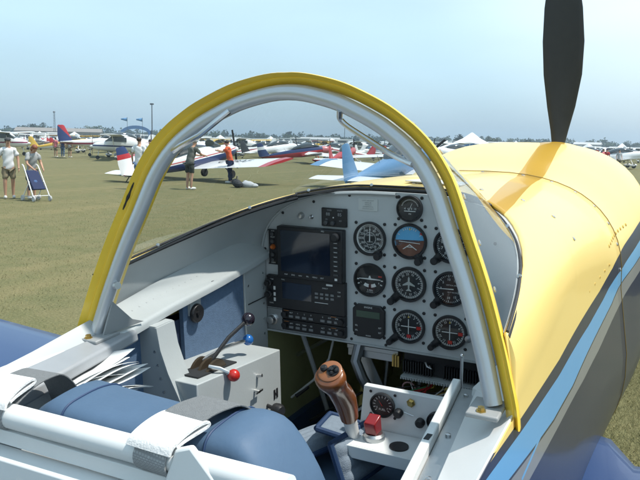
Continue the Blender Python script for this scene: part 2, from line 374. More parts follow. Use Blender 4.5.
ys = [-5.0,-4.5,-4.0,-3.4,-3.0,-2.6,-2.2,-1.96,-1.94,-1.7,-1.4,-1.1,-.9,-.7,-.505,-.495,-.45,-.4,-.34,-.28,-.22,-.17,-.13,-.10,-.07,-.045,-.025,-.01,.004,.012,.0215,.0225,.024,.05,.08,.12,.17,.22,.28,.35,.42,.49,.56,.62,.68]
rows = []
for y in ys:
    if y < -1.95: zl = None
    elif y < -.5: zl = hull_st(y)[0]
    elif y < .0225: zl = lerp_tab(BASE, y)
    else: zl = None
    rows.append(hull_row(y, zl))
part(MB().grid(rows), 'fuselage', M_paint, smooth=40, solid=.004)
rows = [hull_row(y, None) for y in [.686 + (1.86-.686)*i/34 for i in range(35)]]
mb = MB().grid(rows)
r0 = rows[-1]
cen = sum(r0, Vector()) / len(r0)
mb.grid([r0, [cen + (p - cen) * .25 for p in r0]])
cowl = part(mb, 'engine_cowling', M_paint, smooth=40)
# cowl seam strip, screws and the other joint screws
mb = MB()
for i in range(15):
    a = PI * (i + .5) / 15
    for y in (.660,):
        zb, H, W, n, _ = hull_st(y)
        p = Vector((W * math.copysign(abs(math.cos(a)) ** (2/n), math.cos(a)), y, zb + H * math.sin(a) ** (2/n)))
        nn = Vector((p.x, 0, (p.z - zb) * 1.6 + .05)).normalized()
        part(MB().lathe([(.0052, -.001), (.0052, .0010), (.0035, .0018), (.0, .0018)], p, nn, 10), 'cowl_screw', M_steel, cowl)
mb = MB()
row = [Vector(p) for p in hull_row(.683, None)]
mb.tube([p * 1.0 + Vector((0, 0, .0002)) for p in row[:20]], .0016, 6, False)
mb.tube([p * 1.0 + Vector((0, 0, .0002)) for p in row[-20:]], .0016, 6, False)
part(mb, 'cowl_hinge', mat('dark_yellow_hinge_metal', (.26, .17, .04), .5, .2))  # dark yellowish line along the cowl joint
M_riv = mat('yellow_rivets', (.62, .42, .10), .4)
for i in range(9):
    a = R(25 + 130 * i / 8); y = .10
    zb, H, W, n, _ = hull_st(y)
    p = Vector((W * math.copysign(abs(math.cos(a)) ** (2/n), math.cos(a)), y, zb + H * math.sin(a) ** (2/n)))
    part(MB().lathe([(.0042, -.001), (.005, .001), (.003, .0018), (0, .0018)], p, Vector((p.x, 0, (p.z - zb) * 2 + .05)), 10), 'deck_screw', M_steel)
for i in range(10):                           # side louvre rivets near the border
    y = .52 + i * .035; zb, H, W, n, _ = hull_st(y); z = .005
    x = W * (1 - ((z - zb) / H) ** n) ** (1/n)
    part(MB().lathe([(.0045, -.001), (.0045, .001), (.002, .0022), (0, .0022)], (x, y, z), (1, 0, .35), 8), 'skin_rivet', M_riv)
for i in range(14):
    y = -.44 + i * .07; x = hull_st(y)[2] * .999
    part(MB().lathe([(.0032, -.001), (.0032, .0006), (0, .0012)], (x, y, -.012 - .02*i/14), (1, 0, .02), 8), 'skin_rivet', M_riv)

# propeller and spinner
hub = Vector((-.02, 2.02, -.02))
sp_ = part(MB().lathe([(.165, -.16), (.168, -.05), (.16, .05), (.13, .16), (.08, .26), (.03, .31), (.0, .32)], hub, (0, 1, 0), 36), 'spinner', mat('yellow_spinner_paint', YEL, .25, var=.05, coat=.8))
M_prop = mat('matt_black_propeller', (.020, .021, .022), .38, var=.2, scale=30, bump=.1, bscale=90)
def blade(angle):
    secs = [(.10,.050,.030,70),(.16,.060,.026,55),(.22,.075,.022,44),(.32,.105,.018,34),(.46,.135,.014,26),(.60,.142,.011,21),(.74,.128,.009,17),(.86,.100,.007,14),(.92,.060,.005,13),(.935,.02,.003,13)]
    rows = []
    for r, c, t, tw in secs:
        tw = R(tw) ; row = []
        bend = .012 * math.sin(r * 4)
        for k in range(16):
            a = 2 * PI * k / 16
            lx = math.cos(a) * c * .62 + bend; ly = math.sin(a) * t * .6
            row.append(Vector((lx * math.cos(tw) - ly * math.sin(tw), lx * math.sin(tw) + ly * math.cos(tw), r)))
        rows.append(row)
    Mx = Matrix.Rotation(angle, 4, 'Y')
    return [[hub + Mx @ p for p in row] for row in rows]
prop = part(MB().lathe([(.06, -.05), (.06, .05)], hub, (0, 1, 0), 20), 'propeller', M_alu)
for k in range(3):
    part(MB().loft(blade(2 * PI * k / 3 + R(-.5))), 'propeller_blade', M_prop, prop)

# wings, tail, undercarriage
def wing_mesh(sx):
    rows = []
    for x, le, te, zc, t in ((.30,.43,-1.22,-.45,.15),(.40,.40,-1.20,-.448,.15),(.46,.28,-1.2,-.446,.17),(1.4,.28,-1.2,-.39,.165),(3.4,.28,-1.2,-.27,.16),(3.52,.18,-1.15,-.262,.08)):
        row = []
        for k in range(24):
            a = 2 * PI * k / 24; c = (math.cos(a) + 1) / 2
            y = te + (le - te) * c; th = t * .5 * 2.6 * (math.sqrt(max(0, 1 - c)) * .62 * c ** .9 + .02)
            row.append(Vector((sx * x, y, zc + (th if math.sin(a) >= 0 else -th * .7))))
        rows.append(row)
    return MB().loft(rows)
for sx in (1, -1): part(wing_mesh(sx), 'wing', M_navy, smooth=50)
part(MB().hexa([(-.012,-5.0,.0),(.012,-5.0,.0),(.02,-4.2,.02),(-.02,-4.2,.02),(-.01,-5.05,1.15),(.01,-5.05,1.15),(.012,-4.75,1.15),(-.012,-4.75,1.15)]), 'tail_fin', M_navy, bevel=.01)
mb = MB()
for sx in (1,-1): mb.hexa([(0,-5.0,.02),(sx*1.2,-4.95,.02),(sx*1.2,-4.55,.02),(0,-4.3,.02),(0,-5.0,.07),(sx*1.2,-4.95,.05),(sx*1.2,-4.55,.05),(0,-4.3,.07)])
part(mb, 'tailplane', M_navy)
for sx in (1, -1):
    g = part(MB().tube([(sx*.25,.45,-.60),(sx*.6,.47,-.95),(sx*.95,.5,-1.40)], [.03,.025,.02], 10), 'landing_gear_leg', M_navy)
    part(MB().lathe([(.06,-.05),(.15,-.055),(.175,-.03),(.175,.03),(.15,.055),(.06,.05)], (sx*1.0,.5,-1.405), (1,0,0), 24), 'wheel', M_rubber, g)
part(MB().tube([(0,-4.8,-.15),(0,-4.95,-.85)], .015, 8), 'tail_spring', M_steel)
part(MB().lathe([(.03,-.02),(.07,-.02),(.07,.02),(.03,.02)], (0,-4.97,-1.07), (1,0,0), 16), 'tail_wheel', M_rubber)

# ---------------- windscreen bow, fairing, glass
BT = .2014                                     # the hoop leans forward from its feet
HOOP = [(.334,-.06),(.330,-.028),(.3262,.0),(.3165,.034),(.3065,.068),(.2905,.115),(.281,.141),(.2675,.174),(.2540,.205),(.2325,.257),(.2195,.280),(.2035,.302),(.1830,.322),(.1610,.338),(.1400,.3515),(.0980,.3715),(.0700,.3815),(.0300,.391),(0,.3935)]
HOOP = HOOP + [(-u, v) for u, v in reversed(HOOP[:-1])]
_h = []                                        # smoothed hoop: (angle, u, v, outward normal)
for i in range(1, len(HOOP) - 2):
    p0, p1, p2, p3 = HOOP[i-1], HOOP[i], HOOP[i+1], HOOP[i+2]
    for k in range(8):
        t = k / 8
        q = [.5*((2*p1[c]) + (-p0[c]+p2[c])*t + (2*p0[c]-5*p1[c]+4*p2[c]-p3[c])*t*t + (-p0[c]+3*p1[c]-3*p2[c]+p3[c])*t**3) for c in (0,1)]
        _h.append(q)
for _ in range(6): _h = [_h[0]] + [[(a[c] + 2*b[c] + d[c]) / 4 for c in (0,1)] for a, b, d in zip(_h, _h[1:], _h[2:])] + [_h[-1]]
_ha = [math.atan2(v/.3935, u/.3262) for u, v in _h]
def bow_pt(a, dr=0., dn=0.):
    i = 0
    while i < len(_ha) - 2 and _ha[i+1] < a: i += 1
    t = min(1, max(0, (a - _ha[i]) / (_ha[i+1] - _ha[i]))); i0, i3 = max(0, i-3), min(len(_h)-1, i+4)
    u = _h[i][0] + (_h[i+1][0] - _h[i][0]) * t; v = _h[i][1] + (_h[i+1][1] - _h[i][1]) * t
    tx, tz = _h[i3][0] - _h[i0][0], _h[i3][1] - _h[i0][1]; l = math.hypot(tx, tz); u += tz / l * dr; v -= tx / l * dr
    return Vector((u, -.505 + v * math.sin(BT) + dn * math.cos(BT), v * math.cos(BT) - dn * math.sin(BT)))
A0 = .018
angs = [A0 + (PI - 2*A0) * i / 72 for i in range(73)]
bow = part(MB().tube([bow_pt(a) for a in angs], .0112, 18), 'roll_bar', M_tube)
mb = MB(); mi = MB()
secs = [(.0160,.044),(.0195,.043),(.0270,.008),(.0295,-.012),(.0282,-.0145),(.0225,-.004),(.0215,-.0045),(.0125,.004),(.0125,.040)]
af = [-.05 + (PI + .10) * i / 110 for i in range(111)]
rows = [[bow_pt(a, .012 + (r - .012) * (.78 + .34 * abs(math.cos(a)) ** .7), n) for r, n in secs] for a in af]
mb.loft(rows)
fair = part(mb, 'windscreen_fairing', mat('yellow_fairing_paint', (.95, .61, .05), .35, var=.10, scale=18, coat=.4, bump=.15, bscale=40, dirt=.25), smooth=50)
mb = MB()                                       # worn black sealant between fairing and tube
mb.tube([bow_pt(2.44 + .13 * i / 14, .0255, -.0085) for i in range(15)], [.0008 + .0020 * math.sin(PI * i / 14) * (.7 + .3 * math.sin(i * 1.1)) for i in range(15)], 6)
part(mb, 'sealant', M_seal, fair)
mb = MB()
for a in (.2,.38,.55,.72,.88,1.02,1.18,1.35,1.52,1.7,1.9,2.1,2.3):
    part(MB().lathe([(.004,0),(.004,.0012),(.0,.002)], bow_pt(a, .0230 + .006*abs(math.cos(a)), .018), bow_pt(a, .1) - bow_pt(a), 8), 'fairing_screw', M_steel, fair)
# inner grab handle on the right of the bow, slim rod on the left
def fillet(pts, r, n=6):
    pts = [Vector(p) for p in pts]; out = [pts[0]]
    for p, q, s in zip(pts, pts[1:], pts[2:]):
        a = (p - q).normalized() * min(r, (p-q).length*.45); b = (s - q).normalized() * min(r, (s-q).length*.45)
        for k in range(n + 1):
            t = k / n; out.append((q + a) * (1-t)**2 + q * 2*t*(1-t) + (q + b) * t*t)
    return out + [pts[-1]]
h0 = bow_pt(1.29, -.008, -.006); h1 = bow_pt(.89, -.008, -.006)
part(MB().tube(fillet([h0, (.080,-.425,.345), (.156,-.428,.303), h1], .024), .0042, 10), 'grab_handle', mat('polished_steel', (.62,.63,.64), .2, 1., var=.05), bow)
part(MB().tube([bow_pt(1.87, -.008, -.008), bow_pt(1.93, -.015, -.014), bow_pt(2.05, -.021, -.014), bow_pt(2.16, -.015, -.014), bow_pt(2.22, -.008, -.008)], .0045, 10), 'grab_rod', mat('polished_steel', (.62,.63,.64), .2, 1.), bow)
# feet of the bow
fb = part(MB().box((.298,-.538,.000),(.338,-.485,.0065)), 'foot_bracket', mat('grey_bracket_paint', (.27,.28,.28), .45), bow, bevel=.002)
mb = MB().lathe([(.0065,0),(.0065,.002),(.0045,.002),(.0045,.006),(0,.006)], (.315,-.527,.006), (0,0,1), 6)
part(mb, 'bolt', M_brass, fb)
fb = part(MB().box((-.335,-.540,.000),(-.292,-.485,.0065)), 'foot_bracket', mat('grey_bracket_paint', (.27,.28,.28), .45), bow, bevel=.002)
part(MB().prism([(-.302,-.512,.006),(-.285,-.435,.010),(-.289,-.458,.020),(-.296,-.492,.058)], (-.003,0,0)), 'gusset', mat('grey_bracket_paint', (.27,.28,.28), .45), bow)
part(MB().lathe([(.0065,0),(.0065,.002),(.0045,.002),(.0045,.006),(0,.006)], (-.315,-.532,.006), (0,0,1), 6), 'bolt', M_brass, fb)
part(MB().lathe([(.004,0),(.004,.014),(.0062,.014),(.0062,.021),(0,.021)], bow_pt(PI-.23), (1,-.3,.2), 8), 'bolt', M_steel, bow)

# glass between the bow and the base line
def base_pt(s):                                # s 0..1 from left to right
    side = -1 if s < .5 else 1; q = 1 - abs(2*s - 1)           # 0 at bow, 1 at centre
    zb, H, W, n, _ = hull_st(0)
    f0 = math.asin((BASE[0][1]/H)**(n/2)); f = f0 + (PI/2 - f0) * q ** .85
    z = min(H * math.sin(f) ** (2/n), BASE[-1][1] + .002); x = W * max(0, math.cos(f)) ** (2/n)
    zt = [(b, a) for a, b in BASE]; y = lerp_tab(zt, z)
    if y < -.05:
        zb, H, W, n, _ = hull_st(y); x = W * (1 - (z/H)**n) ** (1/n)
    return Vector((side * x, y, z))
aw0 = .29
rows = []
for j in range(15):
    t = j / 14; row = []
    for i in range(65):
        s = i / 64
        b0 = base_pt(s); a = (PI - aw0) + (2*aw0 - PI) * s
        b1 = bow_pt(a, .017, .032)
        mid = b0 * .42 + b1 * .58; out = Vector((mid.x, 0, mid.z + .05)).normalized()
        k = 1 - abs(2*s - 1)
        ct = mid + out * .010 * min(1, k * 2)
        row.append(b0 * (1-t)**2 + ct * 2*t*(1-t) + b1 * t*t)
    rows.append(row)
glass = part(MB().grid(rows), 'windscreen', M_glass, smooth=80)
mb = MB(); mb.tube([base_pt(i/140) + Vector((0, -.0015, .0005)) for i in range(141)], .0022, 8)
part(mb, 'windscreen_seal', M_seal, glass)
mb = MB()
for i in (4, 17, 31, 46, 69, 83, 95):
    p = base_pt(i/100); part(MB().lathe([(.0034,0),(.0034,.003),(0,.004)], p + Vector((0,-.002,.001)), (-p.x*.8, -.6, .35), 8), 'seal_fastener', M_steel, glass)
part(MB().tube([base_pt(i/140) + Vector((0, -.003, -.0065)) for i in range(141)], .0042, 8), 'coaming', M_black, glass)
# glare shield above the panel and a thin white card lying on the deck
M_cream = mat('pale_yellow_deck_paint', (.62, .47, .20), .6, var=.05)

# ---------------- interior: skin, shelf, walls
rows = []
for y in [-.488,-.45,-.4,-.35,-.3,-.25,-.2,-.16,-.12,-.09,-.06,-.03,-.014,-.004,.002,.010,.021]:
    zl = min(lerp_tab(BASE, y), .193) - .001; ins = .006 + .021 * min(1, max(0, (y + .10) / .09)) ** 2
    zb, H, W, n, _ = hull_st(y); f0 = math.asin((max(0, zl) / H) ** (n/2))
    rows.append([Vector((-(W * math.cos(f0*(1-k/12)) ** (2/n) - ins ), y, zb + (H - ins*.3) * max(0, math.sin(f0*(1-k/12))) ** (2/n))) for k in range(13)])
part(MB().grid(rows), 'interior_skin', M_grey, smooth=60)
part(MB().grid([[Vector((-p.x, p.y, p.z)) for p in r] for r in rows]), 'interior_skin', M_grey, smooth=60)
# left shelf with a rolled lip (rises towards the panel)
sh = [(-.95,-.028,-.288),(-.62,-.011,-.288),(-.5,-.001,-.288),(-.35,.014,-.289),(-.2,.023,-.291),(-.08,.033,-.293),(-.005,.041,-.296)]
rows = []
for y, z, xi in sh:
    e = .035 * min(1, max(0, (y + .95) / .9))
    rows.append([Vector((-.340, y, z + .008 + e)), Vector((-.331, y, z + .004 + e*.8)), Vector((-.318, y, z + .004 + e*.25)), Vector((xi - .008, y, z + .002)), Vector((xi - .002, y, z)), Vector((xi, y, z - .005)), Vector((xi, y, z - .0135)), Vector((xi - .004, y, z - .0145)), Vector((xi - .02, y, z - .009)), Vector((-.340, y, z - .009))])
shelf = part(MB().loft(rows), 'side_shelf', mat('pale_grey_shelf_paint', (.43,.455,.455), .40, var=.05, scale=12, bump=.08, bscale=200, dirt=.10), smooth=50)
part(MB().box((-.305,-.219,.0215),(-.299,-.211,.0247)), 'slot', M_dark, shelf)
mb = MB()
for i in range(22):
    y = -.42 + i * .0185; z = lerp_tab([(a, b) for a, b, c in sh], y)
    e = .035 * min(1, max(0, (y + .95) / .9))
    part(MB().lathe([(.0022,0),(.0022,.0008),(0,.0015)], (-.3235, y, z + .0035 + e*.42), (.35,0,1), 6), 'rivet', M_grey, shelf)
# outer sill strips and the silver rail cover on the left
part(MB().hexa([(-.352,-1.85,-.008),(-.318,-1.85,-.008),(-.318,-.50,-.008),(-.352,-.50,-.008),(-.352,-1.85,.001),(-.318,-1.85,.001),(-.318,-.5,.001),(-.352,-.5,.001)]), 'sill', M_white, bevel=.002)
part(MB().hexa([(-.316,-.80,-.03),(-.252,-.80,-.03),(-.279,-.455,-.018),(-.318,-.455,-.018),(-.314,-.80,-.001),(-.257,-.80,-.012),(-.282,-.455,.000),(-.314,-.455,.007)]), 'rail_cover', mat('silver_grey_paint', (.33,.345,.36), .38, .2, var=.08, dirt=.15), bevel=.004)
# right sill: broad white rail and the trough beside it
part(MB().hexa([(.306,-1.9,-.075),(.352,-1.9,-.03),(.351,-.76,-.03),(.302,-.76,-.075),(.308,-1.9,-.046),(.351,-1.9,.001),(.3505,-.76,.001),(.304,-.76,-.046)]), 'sill', M_white, bevel=.002)
part(MB().hexa([(.302,-.758,-.075),(.351,-.758,-.03),(.350,-.02,-.05),(.257,-.30,-.085),(.304,-.758,-.046),(.3505,-.758,.001),(.349,-.46,.001),(.259,-.33,-.048)]), 'sill', M_white, bevel=.002)
part(MB().hexa([(.25,-.335,-.08),(.345,-.5,-.03),(.345,-.02,-.06),(.25,-.02,-.10),(.252,-.33,-.051),(.338,-.47,-.001),(.330,-.02,-.04),(.255,-.02,-.085)]), 'sill_extension', M_white, bevel=.002)
A = Vector((.217,-.315,-.048)); B = Vector((.264,-.76,-.048)); dx = Vector((.0125,0,0))
beam = part(MB().hexa([B - Vector((0,0,.05)), B + dx - Vector((0,0,.05)), A + dx - Vector((0,0,.05)), A - Vector((0,0,.05)), B, B + dx, A + dx, A]), 'side_rail', M_white, bevel=.0018)
A2 = A + Vector((.0135,0,-.014)); B2 = B + Vector((.0135,0,-.014)); d2 = Vector((.026,0,0))
tr = part(MB().hexa([B2 - Vector((0,0,.02)), B2 + d2 - Vector((0,0,.02)), A2 + d2 - Vector((0,0,.02)), A2 - Vector((0,0,.02)), B2, B2 + d2, A2 + d2, A2]), 'rail_channel', M_alu, beam, bevel=.001)
mb = MB()
for t in (.06, .36, .62, .85): part(MB().lathe([(.004,0),(.004,.003),(0,.004)], A2.lerp(B2, t) + Vector((.012,0,0)), (0,0,1), 8), 'bolt', M_steel, beam)
part(MB().box((-.0035,-.008,0),(.0035,.008,.0008), Matrix.Translation(A.lerp(B,.45) + Vector((.007,0,0)))), 'oval_hole', M_dark, beam)
part(MB().tube([A + Vector((.0075,.02,-.05)), A + Vector((.0075,.02,.028))], .0026, 8).ball(A + Vector((.0075,.02,.03)), .0036), 'toggle_rod', M_steel)

M_cons = mat('pale_grey_shelf_paint', (.43,.455,.455), .4)
# left wall: fabric panel, ribs, bulkhead plate
part(MB().hexa([(-.318,-.30,-.30),(-.309,-.30,-.30),(-.309,-.095,-.30),(-.318,-.095,-.30),(-.318,-.30,.004),(-.309,-.30,.004),(-.309,-.095,.018),(-.318,-.095,.018)]), 'side_fabric_panel', M_carpet)
part(MB().hexa([(-.318,-.75,-.40),(-.311,-.75,-.40),(-.311,-.40,-.40),(-.318,-.40,-.40),(-.318,-.75,-.032),(-.311,-.75,-.032),(-.311,-.40,-.006),(-.318,-.40,-.006)]), 'side_fabric_panel', M_carpet)
part(MB().box((-.322,-1.9,-.60),(-.319,-.008,-.032)), 'side_wall', mat('dark_blue_wall', (.02,.035,.075), .7, var=.2))
part(MB().box((.319,-1.9,-.60),(.322,-.008,-.09)), 'side_wall', M_grey)
edge = [(-.274,-.006),(-.268,-.045),(-.254,-.085),(-.232,-.13),(-.208,-.20),(-.20,-.30),(-.20,-.46)]
rib = part(MB().prism([(x, -.4185, z) for x, z in [(-.312,-.006)] + edge + [(-.312,-.46)]], (0,.004,0)), 'side_rib', M_grey, smooth=0)
part(MB().loft([[Vector((x-.002,-.420,z)),Vector((x+.002,-.420,z)),Vector((x+.002,-.372,z)),Vector((x-.002,-.372,z))] for x, z in edge]), 'rib_flange', M_cons, rib, smooth=30)
part(MB().box((-.312,-.418,-.0065),(-.2745,-.373,-.0045)), 'rib_cap', M_cons, rib)
for i in range(12):
    t = i / 11; z = -.050 - .26 * t
    part(MB().lathe([(.0026,0),(.0026,.0008),(0,.0018)], (-.280 + .055*t, -.4185, z), (0,-1,0), 8), 'rivet', M_alu, rib)
blk = part(MB().box((-.318,-.093,-.30),(-.306,-.006,.022)), 'bulkhead_plate', M_cons, bevel=.001)
for i in range(8):
    part(MB().lathe([(.0026,0),(.0026,.0008),(0,.0018)], (-.306, -.02, -.005 - .035*i), (1,0,0), 8), 'rivet', M_alu, blk)
    if i % 2 == 0: part(MB().lathe([(.0026,0),(.0026,.0008),(0,.0018)], (-.306, -.08, -.02 - .035*i), (1,0,0), 8), 'rivet', M_alu, blk)
part(MB().box((-.307,-.083,-.062),(-.3045,-.006,-.060)), 'plate_joint', M_dark, blk)
v = part(MB().box((-.309,-.285,-.028),(-.303,-.252,.012)), 'vent_bracket', M_grey)
part(MB().lathe([(.0185,0),(.0185,.004),(.0165,.007),(.012,.006),(.004,.004),(.004,.008),(0,.008)], (-.303,-.269,-.026), (1,0,0), 24), 'vent_knob', M_black, v)

# left console with the throttle levers
M_cons = mat('pale_grey_shelf_paint', (.43,.455,.455), .4)
cons = part(MB().hexa([(-.312,-.412,-.36),(-.198,-.412,-.36),(-.198,-.135,-.36),(-.312,-.135,-.36),(-.312,-.412,-.098),(-.198,-.412,-.098),(-.198,-.135,-.128),(-.312,-.135,-.128)]), 'throttle_console', M_cons, bevel=.002)
def ctop(y): return -.095 - (y + .44) * .112
sl = MB(); sl.hexa([(-.262,-.385,ctop(-.385)+.0005),(-.216,-.385,ctop(-.385)+.0005),(-.216,-.265,ctop(-.265)+.0005),(-.262,-.265,ctop(-.265)+.0005),(-.262,-.385,ctop(-.385)+.0035),(-.216,-.385,ctop(-.385)+.0035),(-.216,-.265,ctop(-.265)+.0035),(-.262,-.265,ctop(-.265)+.0035)])
part(sl, 'lever_slot', M_dark, cons)
for x in (-.256, -.239, -.222):
    mb = MB(); mb.lathe([(.0, -.0025), (.034, -.0025), (.034, .0025), (.0, .0025)], (x, -.325, ctop(-.325) - .014), (1,0,0), 28)
    part(mb, 'lever_disc', mat('bronze_brown_metal', (.10,.075,.05), .4, .5), cons)
def lever(k0, k1, r, m, nm):
    k0, k1 = Vector(k0), Vector(k1)
    l = part(MB().tube([k0, k0.lerp(k1, .5) + Vector((0,-.004,.006)), k1], .0038, 8), 'throttle_lever', M_steel if nm != 'black' else M_black)
    part(MB().ball(k1, r, 18), 'lever_knob', m, l)
lever((-.239,-.315,ctop(-.315)+.012), (-.222,-.212,-.044), .0132, mat('dark_plum_plastic', (.018,.012,.020), .18, coat=.6), 'black')
lever((-.256,-.320,ctop(-.32)+.012), (-.228,-.206,-.089), .0110, M_blueknob, 'blue')
lever((-.222,-.345,ctop(-.33)+.014), (-.186,-.320,-.113), .0115, M_red, 'red')
mb = MB().tube([(-.198,-.235,-.178),(-.186,-.235,-.178)], .003, 8).box((-.190,-.247,-.180),(-.186,-.223,-.176)).tube([(-.198,-.224,-.152),(-.188,-.222,-.150)], .0035, 8)
part(mb, 'fuel_key', M_steel, cons)
part(MB().box((-.1985,-.155,-.225),(-.1965,-.150,-.205)).box((-.1985,-.165,-.225),(-.1965,-.160,-.205)).box((-.1985,-.160,-.217),(-.1965,-.155,-.213)), 'placard_mark', M_black, cons)
ky = part(MB().lathe([(.004,0),(.004,.022),(.012,.022),(.0135,.03),(.0135,.036),(.010,.042),(0,.042)], (-.198,-.19,-.228), (1,-.3,0), 16), 'trim_knob', M_black, cons)

# ---------------- instrument panel
def arch(y=0, inset=0.):
    zb, H, W, n, _ = hull_st(y); pts = []
    for i in range(41):
        a = PI * i / 40
        x = (W - .026 - inset) * math.copysign(abs(math.cos(a)) ** (2/n), math.cos(a)); z = (H - .008 - inset) * math.sin(a) ** (2/n)
        pts.append((x, z))
    return pts
pts = arch()
poly = [Vector((x, -.003, z)) for x, z in pts] + [Vector((-.322,-.003,-.140)), Vector((.322,-.003,-.1425))]
# concave-safe: fan strip from the arch to the bottom edge
mb = MB()
n = len(pts); bottom = [(x, -.1412 - .001 * x) for x, z in pts]
rows = [[Vector((x, -.002, z)) for x, z in pts], [Vector((x, -.002, z)) for x, z in bottom]]
rows2 = [[p + Vector((0, .004, 0)) for p in r] for r in rows]
ring0 = rows[0] + rows[1][::-1]; ring1 = rows2[0] + rows2[1][::-1]
mb.grid(rows); mb.grid(rows2); mb.grid([ring0, ring1], True)
panel = part(mb, 'instrument_panel', M_panel, smooth=30)
# grey flange round the edge of the panel
mb = MB().tube([Vector((x, -.004, z)) for x, z in arch(0, .004)[20:]], .0035, 6, False)
part(mb, 'edge_flange', M_grey, panel)
part(MB().box((-.322,-.006,-.1425),(.322,.02,-.1385)), 'bottom_flange', M_grey, panel)

UX, UZ = Vector((1,0,0)), Vector((0,0,1))
def on(x, z, d): return Vector((x, -.002 - d, z))
def disc(mb, cx, cz, r, d, n=40): return mb.lathe([(r, 0), (r, .0006), (0, .0006)], on(cx, cz, d), (0,-1,0), n)
def quad2(mb, pts, d): return mb.prism([on(x, z, d) for x, z in pts], (0, -.0004, 0))
def radial(mb, cx, cz, r0, r1, ang, wd, d, wd1=None):
    s, c = math.sin(ang), math.cos(ang); w1 = wd if wd1 is None else wd1
    return quad2(mb, [(cx + r0*s - wd*c, cz + r0*c + wd*s), (cx + r0*s + wd*c, cz + r0*c - wd*s), (cx + r1*s + w1*c, cz + r1*c - w1*s), (cx + r1*s - w1*c, cz + r1*c + w1*s)], d)
def ring(mb, cx, cz, r0, r1, a0, a1, d, n=40):
    rows = [[on(cx + r*math.sin(a0+(a1-a0)*i/n), cz + r*math.cos(a0+(a1-a0)*i/n), d) for r in (r0, r1)] for i in range(n+1)]
    return mb.grid(rows)
D = .0022
def gauge(name, cx, cz, r=.0352, screws=True, label=None, knob=None, octagon=True):
    g = part(MB().lathe([(r, 0), (r, .007), (r*.985, .0085), (r*.90, .0085), (r*.865, .003), (r*.86, .0016), (0, .0016)], on(cx, cz, 0), (0,-1,0), 48), name, M_black, label and None)
    if label: g['label'] = label
    if screws:
        for sx in (1,-1):
            for sz in (1,-1):
                part(MB().lathe([(.0034,0),(.0034,.0012),(.0022,.002),(0,.002)], on(cx + sx*.0315, cz + sz*.0315, 0), (0,-1,0), 10), 'mounting_screw', M_black, g)
    if knob:
        kx, kz, kr = knob
        k = MB().lathe([(kr*.8,0),(kr*.8,.006),(kr,.007),(kr,.018),(kr*.85,.020),(0,.020)], on(kx, kz, 0), (0,-1,0), 16)
        # ear of the case that carries the knob
        ex = Vector((kx-cx, 0, kz-cz)).normalized()
        k.tube([on(cx, cz, .002) + ex*r*.8, on(kx, kz, .002)], [kr*1.3, kr*1.1], 12)
        part(k, 'setting_knob', M_black, g)
    disc_o = part(disc(MB(), cx, cz, r*.86, .0014), 'dial_face', M_dial, g)
    part(MB().lathe([(r*.875, 0), (r*.6, .0004), (0, .0006)], on(cx, cz, .0062), (0,-1,0), 40), 'glass', M_lens, g)
    return g
def ticks(mb, cx, cz, r0, r1, n, a0=0., a1=2*PI, wd=.0004, every=None, r0b=None):
    for i in range(n + (0 if a1 - a0 > 6.28 else 1)):
        a = a0 + (a1 - a0) * i / n
        radial(mb, cx, cz, (r0b if every and i % every == 0 else r0), r1, a, wd * (1.6 if every and i % every == 0 else 1), D)
    return mb
def numbers(mb, cx, cz, r, lst, a0, da, size, turn=False):
    for i, t in enumerate(lst):
        a = a0 + da * i; c = on(cx + r*math.sin(a), cz + r*math.cos(a), D)
        if turn: mb.text(t, c, size, (math.cos(a),0,-math.sin(a)), (math.sin(a),0,math.cos(a)))
        else: mb.text(t, c, size)
    return mb
C0, C1, C2 = -.0556, .0302, .1157; R0, R1, R2 = .0893, .0022, -.0868

# airspeed
g = gauge('airspeed_indicator', C0, R0, knob=(C0+.021, R0-.0335, .0075)); mb = MB()
ticks(mb, C0, R0, .0245, .0285, 60, every=5, r0b=.0225); ring(mb, C0, R0, .0286, .0298, 0, 2*PI, D)
numbers(mb, C0, R0, .0185, ['0','40','60','80','100','120','140','160','180','200','220','240'], 0, PI/6, .0068); mb.text('AIRSPEED', on(C0, R0+.007, D), .0038).text('KNOTS', on(C0, R0-.007, D), .0038)
ticks(mb, C0, R0, .0118, .0138, 40)
part(mb, 'dial_markings', M_mark, g)
mb = MB(); ring(mb, C0, R0, .0265, .0285, 3.6, 5.6, D+.0003); part(mb, 'white_arc', M_mark, g)
part(radial(MB(), C0, R0, -.006, .0255, R(1), .0012, .0034, .0004), 'needle', M_mark, g)
# attitude
g = gauge('attitude_indicator', C1, R0 + .0015, .0362, knob=(C1+.0225, R0-.036, .0075)); cz = R0 + .0015
part(quad2(MB(), [(C1-.034*math.cos(a), cz-.012-.034*abs(math.sin(a))*.0 ) for a in (0,)] + [(C1 + .030*math.cos(t), cz + .030*math.sin(t)) for t in [R(7) + (PI - R(10))*i/24 for i in range(25)]], D), 'sky_half', mat('gyro_sky_blue', (.10,.42,.72), .5, var=.05), g)
part(quad2(MB(), [(C1 + .030*math.cos(t), cz + .030*math.sin(t)) for t in [-PI - R(3) + (PI + R(10))*i/24 for i in range(25)]], D), 'ground_half', mat('gyro_ground_brown', (.16,.055,.028), .5, var=.1), g)
mb = MB(); radial(mb, C1, cz-.002, -.022, .022, R(93), .0006, D+.001)
for a in (-60,-30,-20,-10,0,10,20,30,60): radial(mb, C1, cz, .024, .0285, R(a), .0006, D+.0008)
quad2(mb, [(C1-.014,cz-.016),(C1-.012,cz-.0165),(C1+.001,cz-.0075),(C1+.0145,cz-.0165),(C1+.0165,cz-.016),(C1+.001,cz-.0055)], D+.002); quad2(mb, [(C1-.006,cz-.0105),(C1+.006,cz-.0105),(C1+.006,cz-.0118),(C1-.006,cz-.0118)], D+.002)
part(mb, 'dial_markings', M_mark, g)
part(quad2(MB(), [(C1+.021,cz+.017),(C1+.026,cz+.022),(C1+.027,cz+.014)], D+.002), 'warning_flag', M_red, g)
